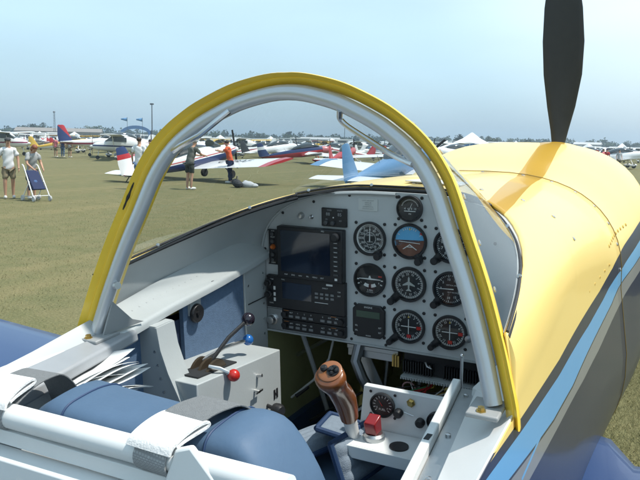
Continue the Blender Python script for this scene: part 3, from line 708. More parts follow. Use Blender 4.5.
part(quad2(MB(), [(C1-.001,cz+.026),(C1+.003,cz+.026),(C1+.001,cz+.022)], D+.002), 'index_pointer', mat('yellow_dial_print', (.75,.55,.08), .5), g)
# altimeter
g = gauge('altimeter', C2, R0, knob=(C2-.030, R0-.031, .0075)); mb = MB()
ticks(mb, C2, R0, .0255, .0285, 50, every=5, r0b=.0235); numbers(mb, C2, R0, .0195, list('0123456789'), 0, PI/5, .0085); mb.text('ALT', on(C2+.007, R0+.006, D), .0045)
part(mb, 'dial_markings', M_mark, g)
part(radial(MB(), C2, R0, -.006, .024, R(-62), .0011, .0034, .0003), 'needle', M_mark, g); part(radial(MB(), C2, R0, -.004, .015, R(-35), .002, .0044, .0006), 'needle', M_mark, g)
# turn coordinator
g = gauge('turn_coordinator', C0, R1); mb = MB()
quad2(mb, [(C0-.024,R1+.0025),(C0-.003,R1+.0035),(C0-.001,R1+.009),(C0+.001,R1+.009),(C0+.003,R1+.0035),(C0+.024,R1+.0025),(C0+.024,R1+.001),(C0+.003,R1+.0005),(C0-.003,R1+.0005),(C0-.024,R1+.001)], D+.0006)
for a in (-90,-110,90,110): radial(mb, C0, R1, .0245, .029, R(a), .0012, D)
ring(mb, C0, R1+.012, .0215, .0285, R(150), R(174), D); ring(mb, C0, R1+.012, .0215, .0285, R(186), R(210), D)
mb.text('2 MIN', on(C0, R1-.0225, D), .005).text('L', on(C0-.02, R1-.006, D), .005).text('R', on(C0+.02, R1-.006, D), .005).text('NO PITCH', on(C0, R1-.0265, D), .0032)
part(mb, 'dial_markings', M_mark, g); part(MB().ball(on(C0, R1-.0128, D+.0005), .0030, 12, (1,.3,1)), 'slip_ball', M_black, g)
part(quad2(MB(), [(C0+.019,R1+.0075),(C0+.027,R1+.0075),(C0+.027,R1+.0105),(C0+.019,R1+.0105)], D+.001), 'warning_flag', M_red, g)
# directional gyro
g = gauge('heading_indicator', C1, R1, .0362, knob=(C1-.0345, R1-.0365, .0075)); mb = MB()
ticks(mb, C1, R1, .026, .0295, 72, every=2, r0b=.0245); numbers(mb, C1, R1, .0208, ['N','3','6','E','12','15','S','21','24','W','30','33'], R(20), PI/6, .0068, True)
part(mb, 'dial_markings', M_mark, g)
mb = MB(); pl = [(0,.017),(.0018,.013),(.0018,.006),(.013,-.001),(.013,-.0035),(.0018,-.001),(.0014,-.009),(.0055,-.0125),(.0055,-.0142),(0,-.013)]
quad2(mb, [(C1+x,R1+z) for x, z in pl] + [(C1-x,R1+z) for x, z in pl[::-1][1:-1]], D+.002); part(mb, 'aircraft_symbol', mat('grey_dial_print', (.42,.44,.42), .6), g)
# vertical speed
g = gauge('vertical_speed_indicator', C2, R1, knob=(C2-.029, R1-.0325, .0075)); mb = MB()
ticks(mb, C2, R1, .0255, .0285, 40, R(-90-165), R(-90+165), every=5, r0b=.0235); numbers(mb, C2, R1, .019, ['20','15','10','5','0','5','10','15','20'], R(-90-160), R(40), .0068); mb.text('VERTICAL SPEED', on(C2+.004, R1+.0075, D), .0034).text('100 FT PER MIN', on(C2+.004, R1-.007, D), .003)
part(mb, 'dial_markings', M_mark, g); part(radial(MB(), C2, R1, -.007, .023, R(-92), .0011, .0034, .0004), 'needle', M_mark, g)
# two VOR heads
for cx, hk in ((C1, (C1-.0368, R2-.0345, .0066)), (C2+.0012, (C2-.0335, R2-.0325, .0066))):
    g = gauge('course_deviation_indicator', cx, R2, knob=hk); mb = MB()
    ticks(mb, cx, R2, .0262, .0292, 72, every=2, r0b=.0248); numbers(mb, cx, R2, .0212, ['N','3','6','E','12','15','S','21','24','W','30','33'], R(3), PI/6, .0066, True)
    for k in range(-4, 5):
        if k: ring(mb, cx + k*.0034, R2, 0, .0006, 0, 2*PI, D, 8); ring(mb, cx, R2 + k*.0034, 0, .0006, 0, 2*PI, D, 8)
    part(mb, 'dial_markings', M_mark, g)
    part(MB().box(on(cx-.0008,R2-.016,.003), on(cx+.0008,R2+.016,.0034)), 'course_needle', M_mark, g); part(MB().box(on(cx-.016,R2-.0008,.0036), on(cx+.016,R2+.0008,.004)), 'course_needle', M_mark, g)
    for fx, fz in ((.022, -.001), (.001, -.0205)):
        part(quad2(MB(), [(cx+fx-.0045,R2+fz-.0035),(cx+fx+.0045,R2+fz-.0035),(cx+fx+.0045,R2+fz+.0035),(cx+fx-.0045,R2+fz+.0035)], D+.001), 'warning_flag', M_red, g)
    part(quad2(MB(), [(cx-.0015,R2+.019),(cx+.0015,R2+.019),(cx,R2+.0235)], D+.0012), 'index_pointer', mat('yellow_dial_print', (.75,.55,.08), .5), g)
# small gauge at the top
g = gauge('small_round_gauge', .0300, .1567, .0268, screws=False); mb = MB(); cx, cz = .03, .1567
for sx in (1,-1):
    for sz in (1,-1): part(MB().lathe([(.0034,0),(.0034,.0012),(0,.002)], on(cx+sx*.024, cz+sz*.022, 0), (0,-1,0), 10), 'mounting_screw', M_black, g)
ticks(mb, cx, cz, .0165, .0185, 16, R(-70), R(70), wd=.0006); quad2(mb, [(cx-.012,cz-.006),(cx+.012,cz-.006),(cx+.012,cz-.0045),(cx-.012,cz-.0045)], D)
for k, s in enumerate(('4','6','8','10')): mb.text(s, on(cx-.0105+k*.007, cz-.0005, D), .0062)
mb.text('PSI', on(cx, cz-.011, D), .0045)
part(mb, 'dial_markings', M_mark, g); part(radial(MB(), cx, cz, -.004, .012, R(25), .0006, .0034, .0003), 'needle', M_mark, g)
# square comm unit with the small green display
cx, cz = -.0568, -.0868; h = .0365
oc = [(-h,-h*.72),(-h*.72,-h),(h*.72,-h),(h,-h*.72),(h,h*.72),(h*.72,h),(-h*.72,h),(-h,h*.72)]
g = part(MB().prism([on(cx+x*.99, cz+z*.97, 0) for x, z in oc], (0,-.008,0)), 'engine_monitor', M_black, bevel=.0015)
part(MB().box(on(-.0838,-.0785,.0082), on(-.0308,-.0645,.0088)), 'lcd_screen', M_lcd, g)
mb = MB()
mb.text('ENGINE', on(cx, cz+.0305, .0084), .0052).text('MODE', on(cx, cz-.031, .0084), .0040)
for z in (-.011, -.0215):
    for x in (-.027, .026): mb.text('SEL' if x < 0 else 'SET', on(cx+x, cz+z, .0084), .0046)
part(mb, 'lettering', M_mark, g)
for sx in (1,-1):
    for sz in (1,-1): part(MB().lathe([(.0034,0),(.0034,.0012),(0,.002)], on(cx+sx*.033, cz+sz*.033, 0), (0,-1,0), 10), 'mounting_screw', M_black, g)
# big display, with keys down its right side
ef = part(MB().box(on(-.2665,-.0095,0), on(-.1105,.1035,.020)), 'flight_display', M_black, bevel=.002)
part(MB().box(on(-.2570,.0055,.0202), on(-.1385,.0955,.0208)), 'display_screen', M_screen, ef)
for i in range(8): part(MB().box(on(-.1305,.0755-i*.0098,.0200), on(-.1195,.0795-i*.0098,.0216)), 'soft_key', mat('grey_key_plastic', (.06,.062,.065), .4), ef)
part(MB().lathe([(.0095,0),(.0095,.008),(.007,.010),(0,.010)], on(-.1245,.0895,.02), (0,-1,0), 20), 'rotary_knob', M_black, ef)
mb = MB().text('PFD', on(-.155,.0995,.0202), .0042)
for i in range(6): mb.text(('MAP','ENG','NAV','FPL','MENU','ENT')[i], on(-.245+i*.0175,-.0015,.0203), .0042)
quad2(mb, [(-.128,.0015),(-.122,.0015),(-.122,-.0035),(-.128,-.0035)], .0203)
for i in range(7): quad2(mb, [(-.1285,.0768-i*.0098),(-.1215,.0768-i*.0098),(-.1215,.0776-i*.0098),(-.1285,.0776-i*.0098)], .0217)
part(mb, 'lettering', M_mark, ef)
# strip of breakers left of the display
st_ = part(MB().box(on(-.2985,.0130,0), on(-.2715,.0915,.005)), 'audio_strip', M_black, bevel=.0012)
mb = MB()
for i, z in enumerate((.082,.066,.036,.024)): mb.lathe([(.0042,0),(.0042,.005),(0,.006)], on(-.285, z, .005), (0,-1,0), 12)
part(mb, 'push_button', mat('grey_key_plastic', (.06,.062,.065), .4), st_)
mb = MB().text('AUX', on(-.285,.0885,.0053), .004).text('PILOT', on(-.2855,.0745,.0053), .0042).text('CREW', on(-.2855,.0175,.0053), .004)
ring(mb, -.2985, .0520, .0, .0004, 0, 6.28, .0053, 6)
mb.grid([[on(x, z, .0053) for x in (-.2968,-.2960)] for z in (.016,.089)]); mb.grid([[on(x, z, .0053) for x in (-.2740,-.2732)] for z in (.016,.089)])
part(mb, 'lettering', M_mark, st_)
part(MB().lathe([(.006,0),(.006,.003),(.003,.009),(0,.009)], on(-.2848,.0535,.005), (0,-1,0), 12), 'orange_light', mat('orange_plastic', (.55,.14,.03), .3), st_)
# radio stack
rs = part(MB().box(on(-.3005,-.0830,0), on(-.1085,-.0100,.012)), 'radio', M_black, bevel=.0012)
part(MB().box(on(-.2600,-.0590,.0122), on(-.1880,-.0220,.0127)), 'radio_screen', M_screen, rs)
mb = MB()
for r_ in range(2):
    for c_ in range(4): mb.box(on(-.1790+c_*.0125, -.0410-r_*.0085, .012), on(-.1715+c_*.0125, -.0365-r_*.0085, .0137))
part(mb, 'radio_keys', mat('pale_key_plastic', (.22,.22,.22), .5), rs)
mb = MB(); mb.text('COM', on(-.2875,-.0190,.0123), .0045).text('PULL', on(-.2575,-.0165,.0123), .0038).text('VLOC', on(-.2885,-.0730,.0123), .0042)
for z in (-.034,-.048,-.060): quad2(mb, [(-.2825,z),(-.2775,z),(-.2775,z-.008),(-.2825,z-.008)], .0123)
quad2(mb, [(-.1520,-.0150),(-.1370,-.0150),(-.1370,-.0190),(-.1520,-.0190)], .0123); quad2(mb, [(-.1800,-.0580),(-.1480,-.0580),(-.1480,-.0592),(-.1800,-.0592)], .0123)
mb.text('DIRECT', on(-.1550,-.0255,.0123), .0040).text('CLR', on(-.1220,-.0300,.0123), .0040).text('ENT', on(-.1220,-.0390,.0123), .0040)
part(mb, 'lettering', M_mark, rs)
for z in (-.026,-.052): part(MB().lathe([(.0085,0),(.0085,.008),(.0055,.009),(.0055,.015),(0,.015)], on(-.2925, z, .012), (0,-1,0), 18), 'rotary_knob', M_black, rs)
r3 = part(MB().box(on(-.2640,-.1060,0), on(-.1085,-.0840,.011)), 'transponder', M_black, bevel=.0012)
r4 = part(MB().box(on(-.2640,-.1320,0), on(-.1085,-.1072,.011)), 'intercom', M_black, bevel=.0012)
for rr_, z, lets in ((r3, -.0945, ('ALT','1','2','0','0','IDT','VFR')), (r4, -.1195, ('APT','HDG','NAV','GS','ALT','VS','UP'))):
    mb = MB(); b2 = MB()
    for i, t in enumerate(lets):
        x = -.240 + i * .0165 + (.012 if i > 3 else 0)
        mb.text(t, on(x, z+.004, .0113), .0046); b2.box(on(x-.005, z-.0065, .011), on(x+.005, z-.0015, .0128))
    part(mb, 'lettering', M_mark, rr_); part(b2, 'push_buttons', mat('pale_key_plastic', (.22,.22,.22), .5), rr_)
    part(MB().lathe([(.0065,0),(.0065,.008),(0,.009)], on(-.2555, z, .011), (0,-1,0), 16).lathe([(.0065,0),(.0065,.008),(0,.009)], on(-.1180, z, .011), (0,-1,0), 16), 'rotary_knobs', M_black, rr_)
    mb = MB(); 
    for x in (-.258, -.142): quad2(mb, [(x,z+.0085),(x+.012,z+.0085),(x+.012,z+.0075),(x,z+.0075)], .0113)
    part(mb, 'orange_line', mat('orange_print', (.45,.16,.04), .6), rr_)
# ignition plate bottom left
ig = part(MB().box(on(-.3175,-.1375,0), on(-.2665,-.0885,.003)), 'ignition_plate', M_alu, bevel=.0006)
part(MB().lathe([(.0135,0),(.0135,.003),(.0105,.0045),(.0085,.012),(.006,.013),(0,.013)], on(-.2925,-.1140,.003), (0,-1,0), 24), 'ignition_switch', M_steel, ig)
for sx in (1,-1):
    for sz in (1,-1): part(MB().lathe([(.003,0),(.003,.0015),(0,.002)], on(-.292+sx*.0215, -.113+sz*.021, .003), (0,-1,0), 8), 'rivet', M_steel, ig)
# little clock / timer, placard, switches, loose panel screws
ck = part(MB().box(on(-.1645,.1085,0), on(-.1065,.1475,.006)), 'timer_unit', M_black, bevel=.0012)
mb = MB().text('TIMER', on(-.146,.1430,.0063), .0042).text('VOLTS', on(-.122,.1430,.0063), .0042).text('88', on(-.1490,.1345,.0063), .0095).text('85', on(-.1220,.1345,.0063), .0095).text('SEL', on(-.152,.1235,.0063), .0042).text('SET', on(-.120,.1215,.0063), .0042)
part(mb, 'lettering', mat('dim_grey_print', (.30,.31,.32), .6), ck)
mb = MB().lathe([(.0045,0),(.0045,.006),(0,.007)], on(-.1525,.1165,.006), (0,-1,0), 12).lathe([(.0045,0),(.0045,.006),(0,.007)], on(-.1370,.1165,.006), (0,-1,0), 12)
part(mb, 'push_buttons', mat('grey_key_plastic', (.06,.062,.065), .4), ck); part(MB().ball(on(-.1365,.128,.0065), .0016), 'lamp', M_mark, ck)
pc = part(MB().box(on(-.0815,.1465,0), on(-.0390,.1710,.0012)), 'data_placard', mat('silver_placard', (.55,.56,.54), .4, var=.06), panel)
mb = MB()
for i in range(5): mb.text(('LIGHT AIRCRAFT','SERIAL 80','MODEL 8','EXPERIMENTAL','AMATEUR BUILT')[i], on(-.0602, .1672-i*.0042, .0014), .0034)
part(mb, 'placard_lettering', mat('grey_print', (.25,.26,.26), .7), panel)
part(MB().lathe([(.0072,0),(.0072,.004),(.005,.010),(0,.011)], on(-.2150,.1265,0), (0,-1,0), 18), 'panel_knob', M_steel, panel)
part(MB().lathe([(.0045,0),(.0045,.002),(.0025,.004),(.0025,.012),(0,.013)], on(-.1900,.1255,0), (0,-1,0), 12), 'toggle_switch', M_steel, panel)
part(MB().box(on(.0800,.1515,0), on(.0960,.1650,.004)), 'warning_light_block', M_black, panel)
part(MB().lathe([(.003,0),(.003,.010),(.007,.010),(.007,.020),(0,.021)], on(.1590,-.0895,0), (0,-1,0), 14), 'primer_knob', M_alu, panel)
for x, z in ((-.261,.1294),(-.3085,.046),(-.3085,-.03),(-.185,.158),(-.102,.176),(.002,.178),(-.3,.098),(.09,.14),(-.02,-.135),(-.099,-.133),(.2,.1),(.24,.0),(.24,-.09),(.2,-.13)):
    part(MB().lathe([(.0032,0),(.0032,.001),(.002,.0018),(0,.0018)], on(x, z, 0), (0,-1,0), 10), 'panel_screw', M_black, panel)

# ---------------- below the panel
part(MB().box((-.318,-.9,-.56),(.318,.80,-.55)), 'cabin_floor', M_floor)
fwp = [p for p in hull_row(.80, None, .012)]
part(MB().add(fwp, [tuple(range(len(fwp)))]), 'firewall', M_floor)
part(MB().box((-.322,-.006,-.56),(-.318,.80,-.05)), 'footwell_side', M_floor)
part(MB().box((.318,-.006,-.56),(.322,.80,-.05)), 'footwell_side', M_floor)
part(MB().box((-.07,-.1,-.549),(-.04,.78,-.46)), 'floor_stiffener', M_floor)
part(MB().box((.10,-.1,-.549),(.13,.78,-.46)), 'floor_stiffener', M_floor)
part(MB().tube([(-.24,.03,-.14),(-.235,.08,-.25),(-.225,.12,-.36),(-.23,.2,-.52)], .0055, 8), 'vent_hose', mat('pale_plastic_hose', (.42,.44,.45), .5))
part(MB().tube([(-.29,.10,-.235),(-.17,.06,-.155)], .0045, 8), 'control_rod', M_alu)
part(MB().tube([(-.165,.05,-.150),(-.185,.06,-.215),(-.22,.05,-.268),(-.275,.04,-.318)], .0028, 8), 'control_cable', mat('pale_cable', (.5,.5,.48), .5))
part(MB().tube([(-.235,.05,-.288),(-.262,.04,-.312)], .0048, 8), 'cable_ferrule', M_black)
part(MB().tube([(-.25,.12,-.44),(-.10,.2,-.34)], .008, 8), 'torque_tube', M_alu)
part(MB().tube([(-.26,.10,-.40),(-.12,.10,-.30)], .003, 8), 'brake_line', M_black)
for x in (-.16, .12):
    p = part(MB().tube([(x-.05,.45,-.48),(x-.05,.5,-.30)], .008, 8).tube([(x+.05,.45,-.48),(x+.05,.5,-.30)], .008, 8).tube([(x-.06,.5,-.30),(x+.06,.5,-.30)], .011, 8), 'rudder_pedal', M_alu)
tray = part(MB().box((-.125,.035,-.186),(-.005,.06,-.168)).box((-.125,.030,-.168),(-.005,.034,-.158)), 'equipment_tray', M_alu, bevel=.001)
mb = MB()
for i, x in enumerate((-.016,-.010,-.004)): mb.box((x,.022,-.19),(x+.004,.034,-.165))
part(mb, 'connector', M_brass, tray)
part(MB().prism([(-.13,.06,-.165),(-.095,.06,-.168),(-.03,.05,-.285),(-.06,.05,-.30)], (0,.004,0)), 'gusset_plate', M_alu)
part(MB().tube([(-.095,.03,-.155),(-.10,.02,-.19),(-.085,.02,-.225),(-.07,.03,-.26)], .012, 10), 'ribbed_hose', M_alu)
hs = part(MB().box((.012,.02,-.196),(.178,.11,-.150)), 'amplifier_box', M_black, bevel=.001)
for x0, nf in ((.013, 12), (.101, 14)):
    mb = MB()
    for i in range(nf): mb.box((x0+i*.0055,.010,-.194),(x0+i*.0055+.0022,.021,-.168))
    mb.box((x0,.019,-.194),(x0+nf*.0055,.0215,-.168)); part(mb, 'cooling_fins', M_black, hs)
part(MB().box((.012,.000,-.204),(.178,.11,-.198)), 'mounting_plate', M_grey, hs)
mb = MB()
for i in range(30): mb.box((.013+i*.0055,-.004,-.2035),(.0152+i*.0055,.0,-.199))
part(mb, 'plate_teeth', M_grey, hs)
part(MB().tube([(.062,.012,-.165),(.068,.006,-.172),(.078,.006,-.174),(.072,.006,-.168)], .0022, 8), 'hook', M_steel, hs)
rng = random.Random(3)
wc = [('red',(.35,.02,.02)),('white',(.6,.6,.58)),('green',(.03,.16,.06)),('black',(.02,.02,.02)),('yellow',(.45,.3,.05)),('pale',(.45,.42,.4))]
for i in range(26):
    n_, c_ = wc[i % 6]; x0 = .03 + .15 * rng.random(); x1 = x0 - .02 + rng.uniform(-.05,.02)
    z1 = -.26 - rng.random() * .06
    part(MB().tube([(x0,.05,-.205),(x0+rng.uniform(-.015,.015),.03,-.225),(x1+rng.uniform(-.02,.02),.02+rng.uniform(-.03,.02),-.245),(x1,-.02,z1)], .0016, 6), 'wire', mat(n_ + '_wire', c_, .4))
part(MB().tube([(.02+.014*math.cos(t),.03,-.235+.012*math.sin(t)) for t in [i*.35 for i in range(26)]], .0018, 6), 'wire_coil', mat('pink_wire', (.45,.25,.25), .4))

# right-hand sub console: gauge panel, shelf, guarded switch
fc = lambda x, z: Vector((x, -.20 - (z + .135) * -.15 * -1, z))
sub = part(MB().hexa([(.004,-.20,-.262),(.205,-.20,-.262),(.205,-.185,-.262),(.004,-.185,-.262),(.016,-.198,-.142),(.205,-.198,-.142),(.205,-.184,-.142),(.016,-.184,-.142)]), 'switch_console', M_white, bevel=.0012)
part(MB().box((.004,-.275,-.228),(.215,-.201,-.222)).box((.004,-.279,-.245),(.215,-.275,-.222)), 'console_shelf', M_white, sub, bevel=.0012)
def con(x, z, d=0.): return Vector((x, -.2005 - d, z))
def cl(mb, prof, x, z, n=24): return mb.lathe(prof, con(x, z), (0,-1,-.02), n)
gg = part(cl(MB(), [(.0235,0),(.0235,.006),(.0215,.0075),(.0195,.003),(0,.0025)], .0545, -.1715, 40), 'fuel_gauge', M_black)
mb = MB()
for i in range(13):
    a = R(-130 + i*21.6); s_, c_ = math.sin(a), math.cos(a); q = lambda r, w: con(.0545 + r*s_ + w*c_, -.1715 + r*c_ - w*s_, .0034)
    mb.add([q(.0135,-.0005), q(.0135,.0005), q(.018,.0005), q(.018,-.0005)], [(0,1,2,3)])
mb.text('FUEL', con(.0545,-.180,.0034), .006).text('E', con(.0445,-.177,.0034), .005).text('F', con(.0645,-.177,.0034), .005)
part(mb, 'dial_markings', M_mark, gg)
part(MB().add([con(.054,-.173,.004),con(.0555,-.1725,.004),con(.046,-.160,.004)], [(0,1,2)]), 'needle', M_red, gg)
for sx in (1,-1):
    for sz in (1,-1): part(cl(MB(), [(.0028,0),(.0028,.0012),(0,.002)], .0545+sx*.0235, -.1715+sz*.022, 8), 'mounting_screw', M_black, gg)
for x, z in ((.0865,-.1795),(.1275,-.1895)): part(cl(MB(), [(.0055,0),(.0085,.002),(.0085,.010),(.006,.014),(0,.014)], x, z, 16), 'push_pull_knob', M_black, sub)
part(MB().tube([con(.096,-.177,.002), con(.115,-.181,.002)], .0012, 6), 'chain', M_steel, sub)
part(cl(MB(), [(.008,0),(.008,.003),(.005,.006),(0,.006)], .1085, -.1575, 6), 'brass_fitting', M_brass, sub)
g2 = part(cl(MB(), [(.019,0),(.019,.006),(.0175,.0075),(.016,.003),(0,.0025)], .158, -.183, 32), 'temperature_gauge', M_black)
part(MB().lathe([(.006,0),(.006,.002),(0,.002)], (.155,-.245,-.222), (0,0,1), 12), 'shelf_button', M_black, sub)
part(MB().lathe([(.017,0),(.017,.0022),(0,.0022)], (.104,-.247,-.222), (0,0,1), 24), 'oval_cover', M_black, sub)
gs = part(MB().lathe([(.020,0),(.020,.008),(.016,.012),(0,.012)], (.052,-.236,-.222), (0,0,1), 24), 'switch_base', M_alu)
part(MB().hexa([(.041,-.249,-.210),(.062,-.249,-.210),(.062,-.222,-.210),(.041,-.222,-.210),(.038,-.252,-.188),(.060,-.252,-.188),(.064,-.232,-.176),(.042,-.232,-.176)]), 'guarded_switch', mat('dark_red_plastic', (.27, .010, .012), .3, var=.1, coat=.4), gs, bevel=.002)

# ---------------- control stick
s0, s1 = Vector((.016,-.262,-.176)), Vector((.0175,-.338,-.064))
ax = (s1 - s0).normalized(); side = Vector((1,0,0)); fwd_ = ax.cross(side).normalized()
rows = []
for t, a, b2 in ((0,.0165,.0165),(.12,.0185,.018),(.35,.0215,.020),(.55,.0212,.0195),(.70,.0205,.019),(.80,.0235,.0215),(.90,.0265,.0245),(.97,.0262,.0245),(1.0,.0225,.021)):
    c = s0.lerp(s1, t) + fwd_ * (.006 * math.sin(t * 5)); row = []
    for k in range(24):
        q = 2*PI*k/24; fing = 1 + (.05*math.sin(t*26) if math.sin(q) > 0 and t < .75 else 0)
        row.append(c + side*math.cos(q)*a + fwd_*math.sin(q)*b2*fing)
    rows.append(row)
grip = part(MB().loft(rows), 'stick_grip', M_wood, smooth=60, bevel=0)
cap = s1 + ax * .0005
cp = part(MB().lathe([(.021,0),(.0205,.0015),(.018,.003),(0,.0035)], cap, ax, 28), 'grip_cap', mat('varnished_wood_lit_top', (.27,.095,.030), .38, var=.3, scale=30, coat=.5), grip)  # paler copy of the grip wood: light on the top put into its colour
part(MB().lathe([(.0062,0),(.0062,.004),(.0035,.007),(0,.007)], cap + ax*.003 - side*.0105 + fwd_*.001, ax, 16), 'trim_button', M_black, grip)
mb = MB().lathe([(.0105,0),(.0105,.002),(0,.002)], cap + ax*.003 + side*.0065, ax, 20)
for k in range(4):
    q = PI/2*k; mb.ball(cap + ax*.006 + side*(.0065 + .0060*math.cos(q)) + fwd_*.0060*math.sin(q), .0038, 8)
mb.lathe([(.003,0),(.003,.008),(0,.008)], cap + ax*.002 + side*.006, ax, 8)
part(mb, 'trim_hat', M_black, grip)
b0 = Vector((.016,-.215,-.30))
part(MB().tube([s0 + ax*.004, s0.lerp(b0, .4), b0], [.013,.0115,.0115], 16), 'control_stick', M_white)

# ---------------- seat
M_seatdk = M_seat
def seat_grid(prof, xs, dz):
    return [[Vector((x, y, z - dz(x) * (1 if z > -.2 else .3))) for y, z in prof] for x in xs]
def smooth_prof(p, n=4):
    out = []
    for i in range(len(p) - 1):
        a, b, c, d = p[max(i-1,0)], p[i], p[i+1], p[min(i+2,len(p)-1)]
        for k in range(n):
            t = k / n
            out.append(tuple(.5*((2*b[j]) + (-a[j]+c[j])*t + (2*a[j]-5*b[j]+4*c[j]-d[j])*t*t + (-a[j]+3*b[j]-3*c[j]+d[j])*t**3) for j in (0,1)))
    return out + [p[-1]]
prof = smooth_prof([(-.772,-.50),(-.776,-.2),(-.778,-.03),(-.776,.026),(-.766,.046),(-.740,.0505),(-.705,.0495),(-.676,.040),(-.662,.012),(-.645,-.06),(-.61,-.17),(-.575,-.26),(-.55,-.335)])
DZ = [(-.190,.11),(-.182,.065),(-.165,.034),(-.144,.021),(-.09,.024),(0,.027),(.037,.025),(.07,.016),(.105,.011),(.125,.012),(.140,.021),(.158,.044),(.176,.074),(.186,.11)]
xs = [-.190,-.187,-.182,-.174,-.165,-.155,-.144,-.12,-.09,-.05,0,.037,.055,.07,.088,.105,.118,.128,.138,.147,.155,.162,.170,.178,.183,.186]
def dz(x): return lerp_tab(DZ, x)
rows = seat_grid(prof, xs, dz)
part(MB().loft([[Vector((r[0].x, (p.y+.66)*.7-.66, p.z-.02)) for p in rows[0]] if False else r for r in rows]), 'seat_back', M_seat, smooth=60)
sb_ = [o for o in PLANE.children if o.name.startswith('seat_back') and 'shell' not in o.name][0]
for x in (-.118, .088):
    part(MB().tube([(x, y, z - dz(x) * (1 if z > -.2 else .3) + .0004) for y, z in prof[8:]], .0016, 6), 'stitched_seam', M_piping, sb_)
cush = part(MB().box((-.235,-.58,-.40),(.215,-.09,-.318)), 'seat_cushion', M_seat, bevel=.02)
def pad(name, c, sx, sy, sz, m, rot=0., tilt=0., par=None, ribs=0):
    M = Matrix.Translation(c) @ Matrix.Rotation(rot, 4, 'Z') @ Matrix.Rotation(tilt, 4, 'Y')
    rows = []; nu, nv = 26, 14
    for i in range(nu + 1):
        u = -1 + 2*i/nu; row = []
        for j in range(nv + 1):
            v_ = -1 + 2*j/nv
            e = (1 - abs(u)**6) ** .5 * (1 - abs(v_)**6) ** .5
            h = sz * e - (.005 * abs(math.sin(ribs * PI * (u + 1) / 2)) ** .5 * e * -1 if ribs else 0)
            row.append(M @ Vector((u*sx, v_*sy, h)))
        rows.append(row)
    p = part(MB().grid(rows), name, m, par, smooth=70)
    edge = [rows[0][j] for j in range(nv+1)] + [rows[i][-1] for i in range(1, nu+1)] + [rows[-1][j] for j in range(nv-1, -1, -1)] + [rows[i][0] for i in range(nu-1, 0, -1)]
    part(MB().tube([q + (M.to_3x3() @ Vector((0,0,.004))) for q in edge + [edge[0]]], .0058, 8), 'piping', M_piping, p)
    return p
pad('thigh_pad', Vector((-.100,-.208,-.290)), .046, .085, .024, M_velour, R(-22), R(-10), None, 5)
pad('stick_flap', Vector((-.032,-.198,-.238)), .036, .034, .008, M_velour, R(4), R(8), None, 0)
pad('stick_flap', Vector((.022,-.245,-.256)), .042, .060, .012, M_velour, R(-12), R(68), None, 3)
pad('seat_insert', Vector((.0,-.44,-.316)), .19, .11, .02, M_seat, 0, 0, cush, 0)
# crossbar behind the seat with harness straps
bar = part(MB().tube([(-.34,-.80,.017),(.205,-.80,.020)], .0142, 20), 'seat_crossbar', M_white)
part(MB().hexa([(-.205,-.835,-.058),(.20,-.835,-.054),(.20,-.80,-.054),(-.205,-.80,-.058),(-.205,-.828,-.022),(.20,-.828,-.018),(.20,-.80,-.018),(-.205,-.80,-.022)]), 'seat_frame_channel', M_white, bevel=.002)
part(MB().box((-.33,-.808,-.016),(.2,-.792,.002)), 'bar_flange', M_white, bevel=.001)
mb = MB()
for i in range(7): part(MB().lathe([(.003,0),(.003,.001),(0,.002)], (-.19+i*.06,-.8325,-.040), (0,-1,.1), 8), 'rivet', M_grey, bar)
part(MB().hexa([(-.172,-.815,-.56),(.172,-.815,-.56),(.172,-.79,-.56),(-.172,-.79,-.56),(-.172,-.80,-.03),(.172,-.80,-.03),(.172,-.785,-.03),(-.172,-.785,-.03)]), 'seat_back_shell', M_grey)
part(MB().hexa([(.070,-.822,.000),(.185,-.822,-.03),(.185,-.814,-.03),(.070,-.814,.000),(.080,-.812,.038),(.100,-.812,.046),(.100,-.804,.046),(.080,-.804,.038)]), 'bar_bracket', M_white, bevel=.003)
part(MB().tube(fillet([(-.315,-.78,-.02),(-.262,-.75,-.055),(-.262,-.70,-.14),(-.29,-.66,-.30)],.04), .013, 12), 'frame_tube', M_grey)
part(MB().tube([(-.30,-.66,-.20),(-.255,-.712,-.138)], .004, 8).ball((-.252,-.716,-.134), .0135, 16), 'rear_throttle_knob', M_black)
part(MB().box((-.318,-1.9,-.34),(-.3105,-.62,-.04)), 'rear_side_panel', M_grey)
part(MB().box((-.335,-1.93,-.56),(.335,-1.92,.0)), 'rear_bulkhead', M_grey)
part(MB().box((-.22,-1.75,-.45),(.22,-1.30,-.36)), 'rear_seat', M_seat, bevel=.03)
def strap(xc, w_, yaw, up0):
    c, s = math.cos(yaw), math.sin(yaw)
    def band(pts, wd, th, nm, m, par=None):
        rows = []
        for i, (y, z) in enumerate(pts):
            t0 = Vector(pts[max(i-1,0)]); t1 = Vector(pts[min(i+1,len(pts)-1)]); tg = (t1 - t0).normalized(); nn = Vector((-tg.y, tg.x))
            row = []
            for u, k in ((-1,0),(1,0),(1,1),(-1,1)):
                yy = y + nn.x * th * k; zz = z + nn.y * th * k
                row.append(Vector((xc + u*wd*c - (yy+.8)*s, yy + u*wd*s*.3, zz)))
            rows.append(row)
        return part(MB().loft(rows), nm, m, par, bevel=.0006)
    zo = -.026 if xc < 0 else -.012
    top = [(a, b + zo) for a, b in [(-.800,.052),(-.775,.058),(-.755,.061),(-.73,.060),(-.70,.052),(-.672,.020),(-.655,-.03)]]
    return band, top
def wrap(xc, nm_len):
    a = [(-.800 + .0175*math.sin(t), .0190 + .0175*math.cos(t)) for t in [R(40) - R(300)*i/16 for i in range(17)]]
    return a
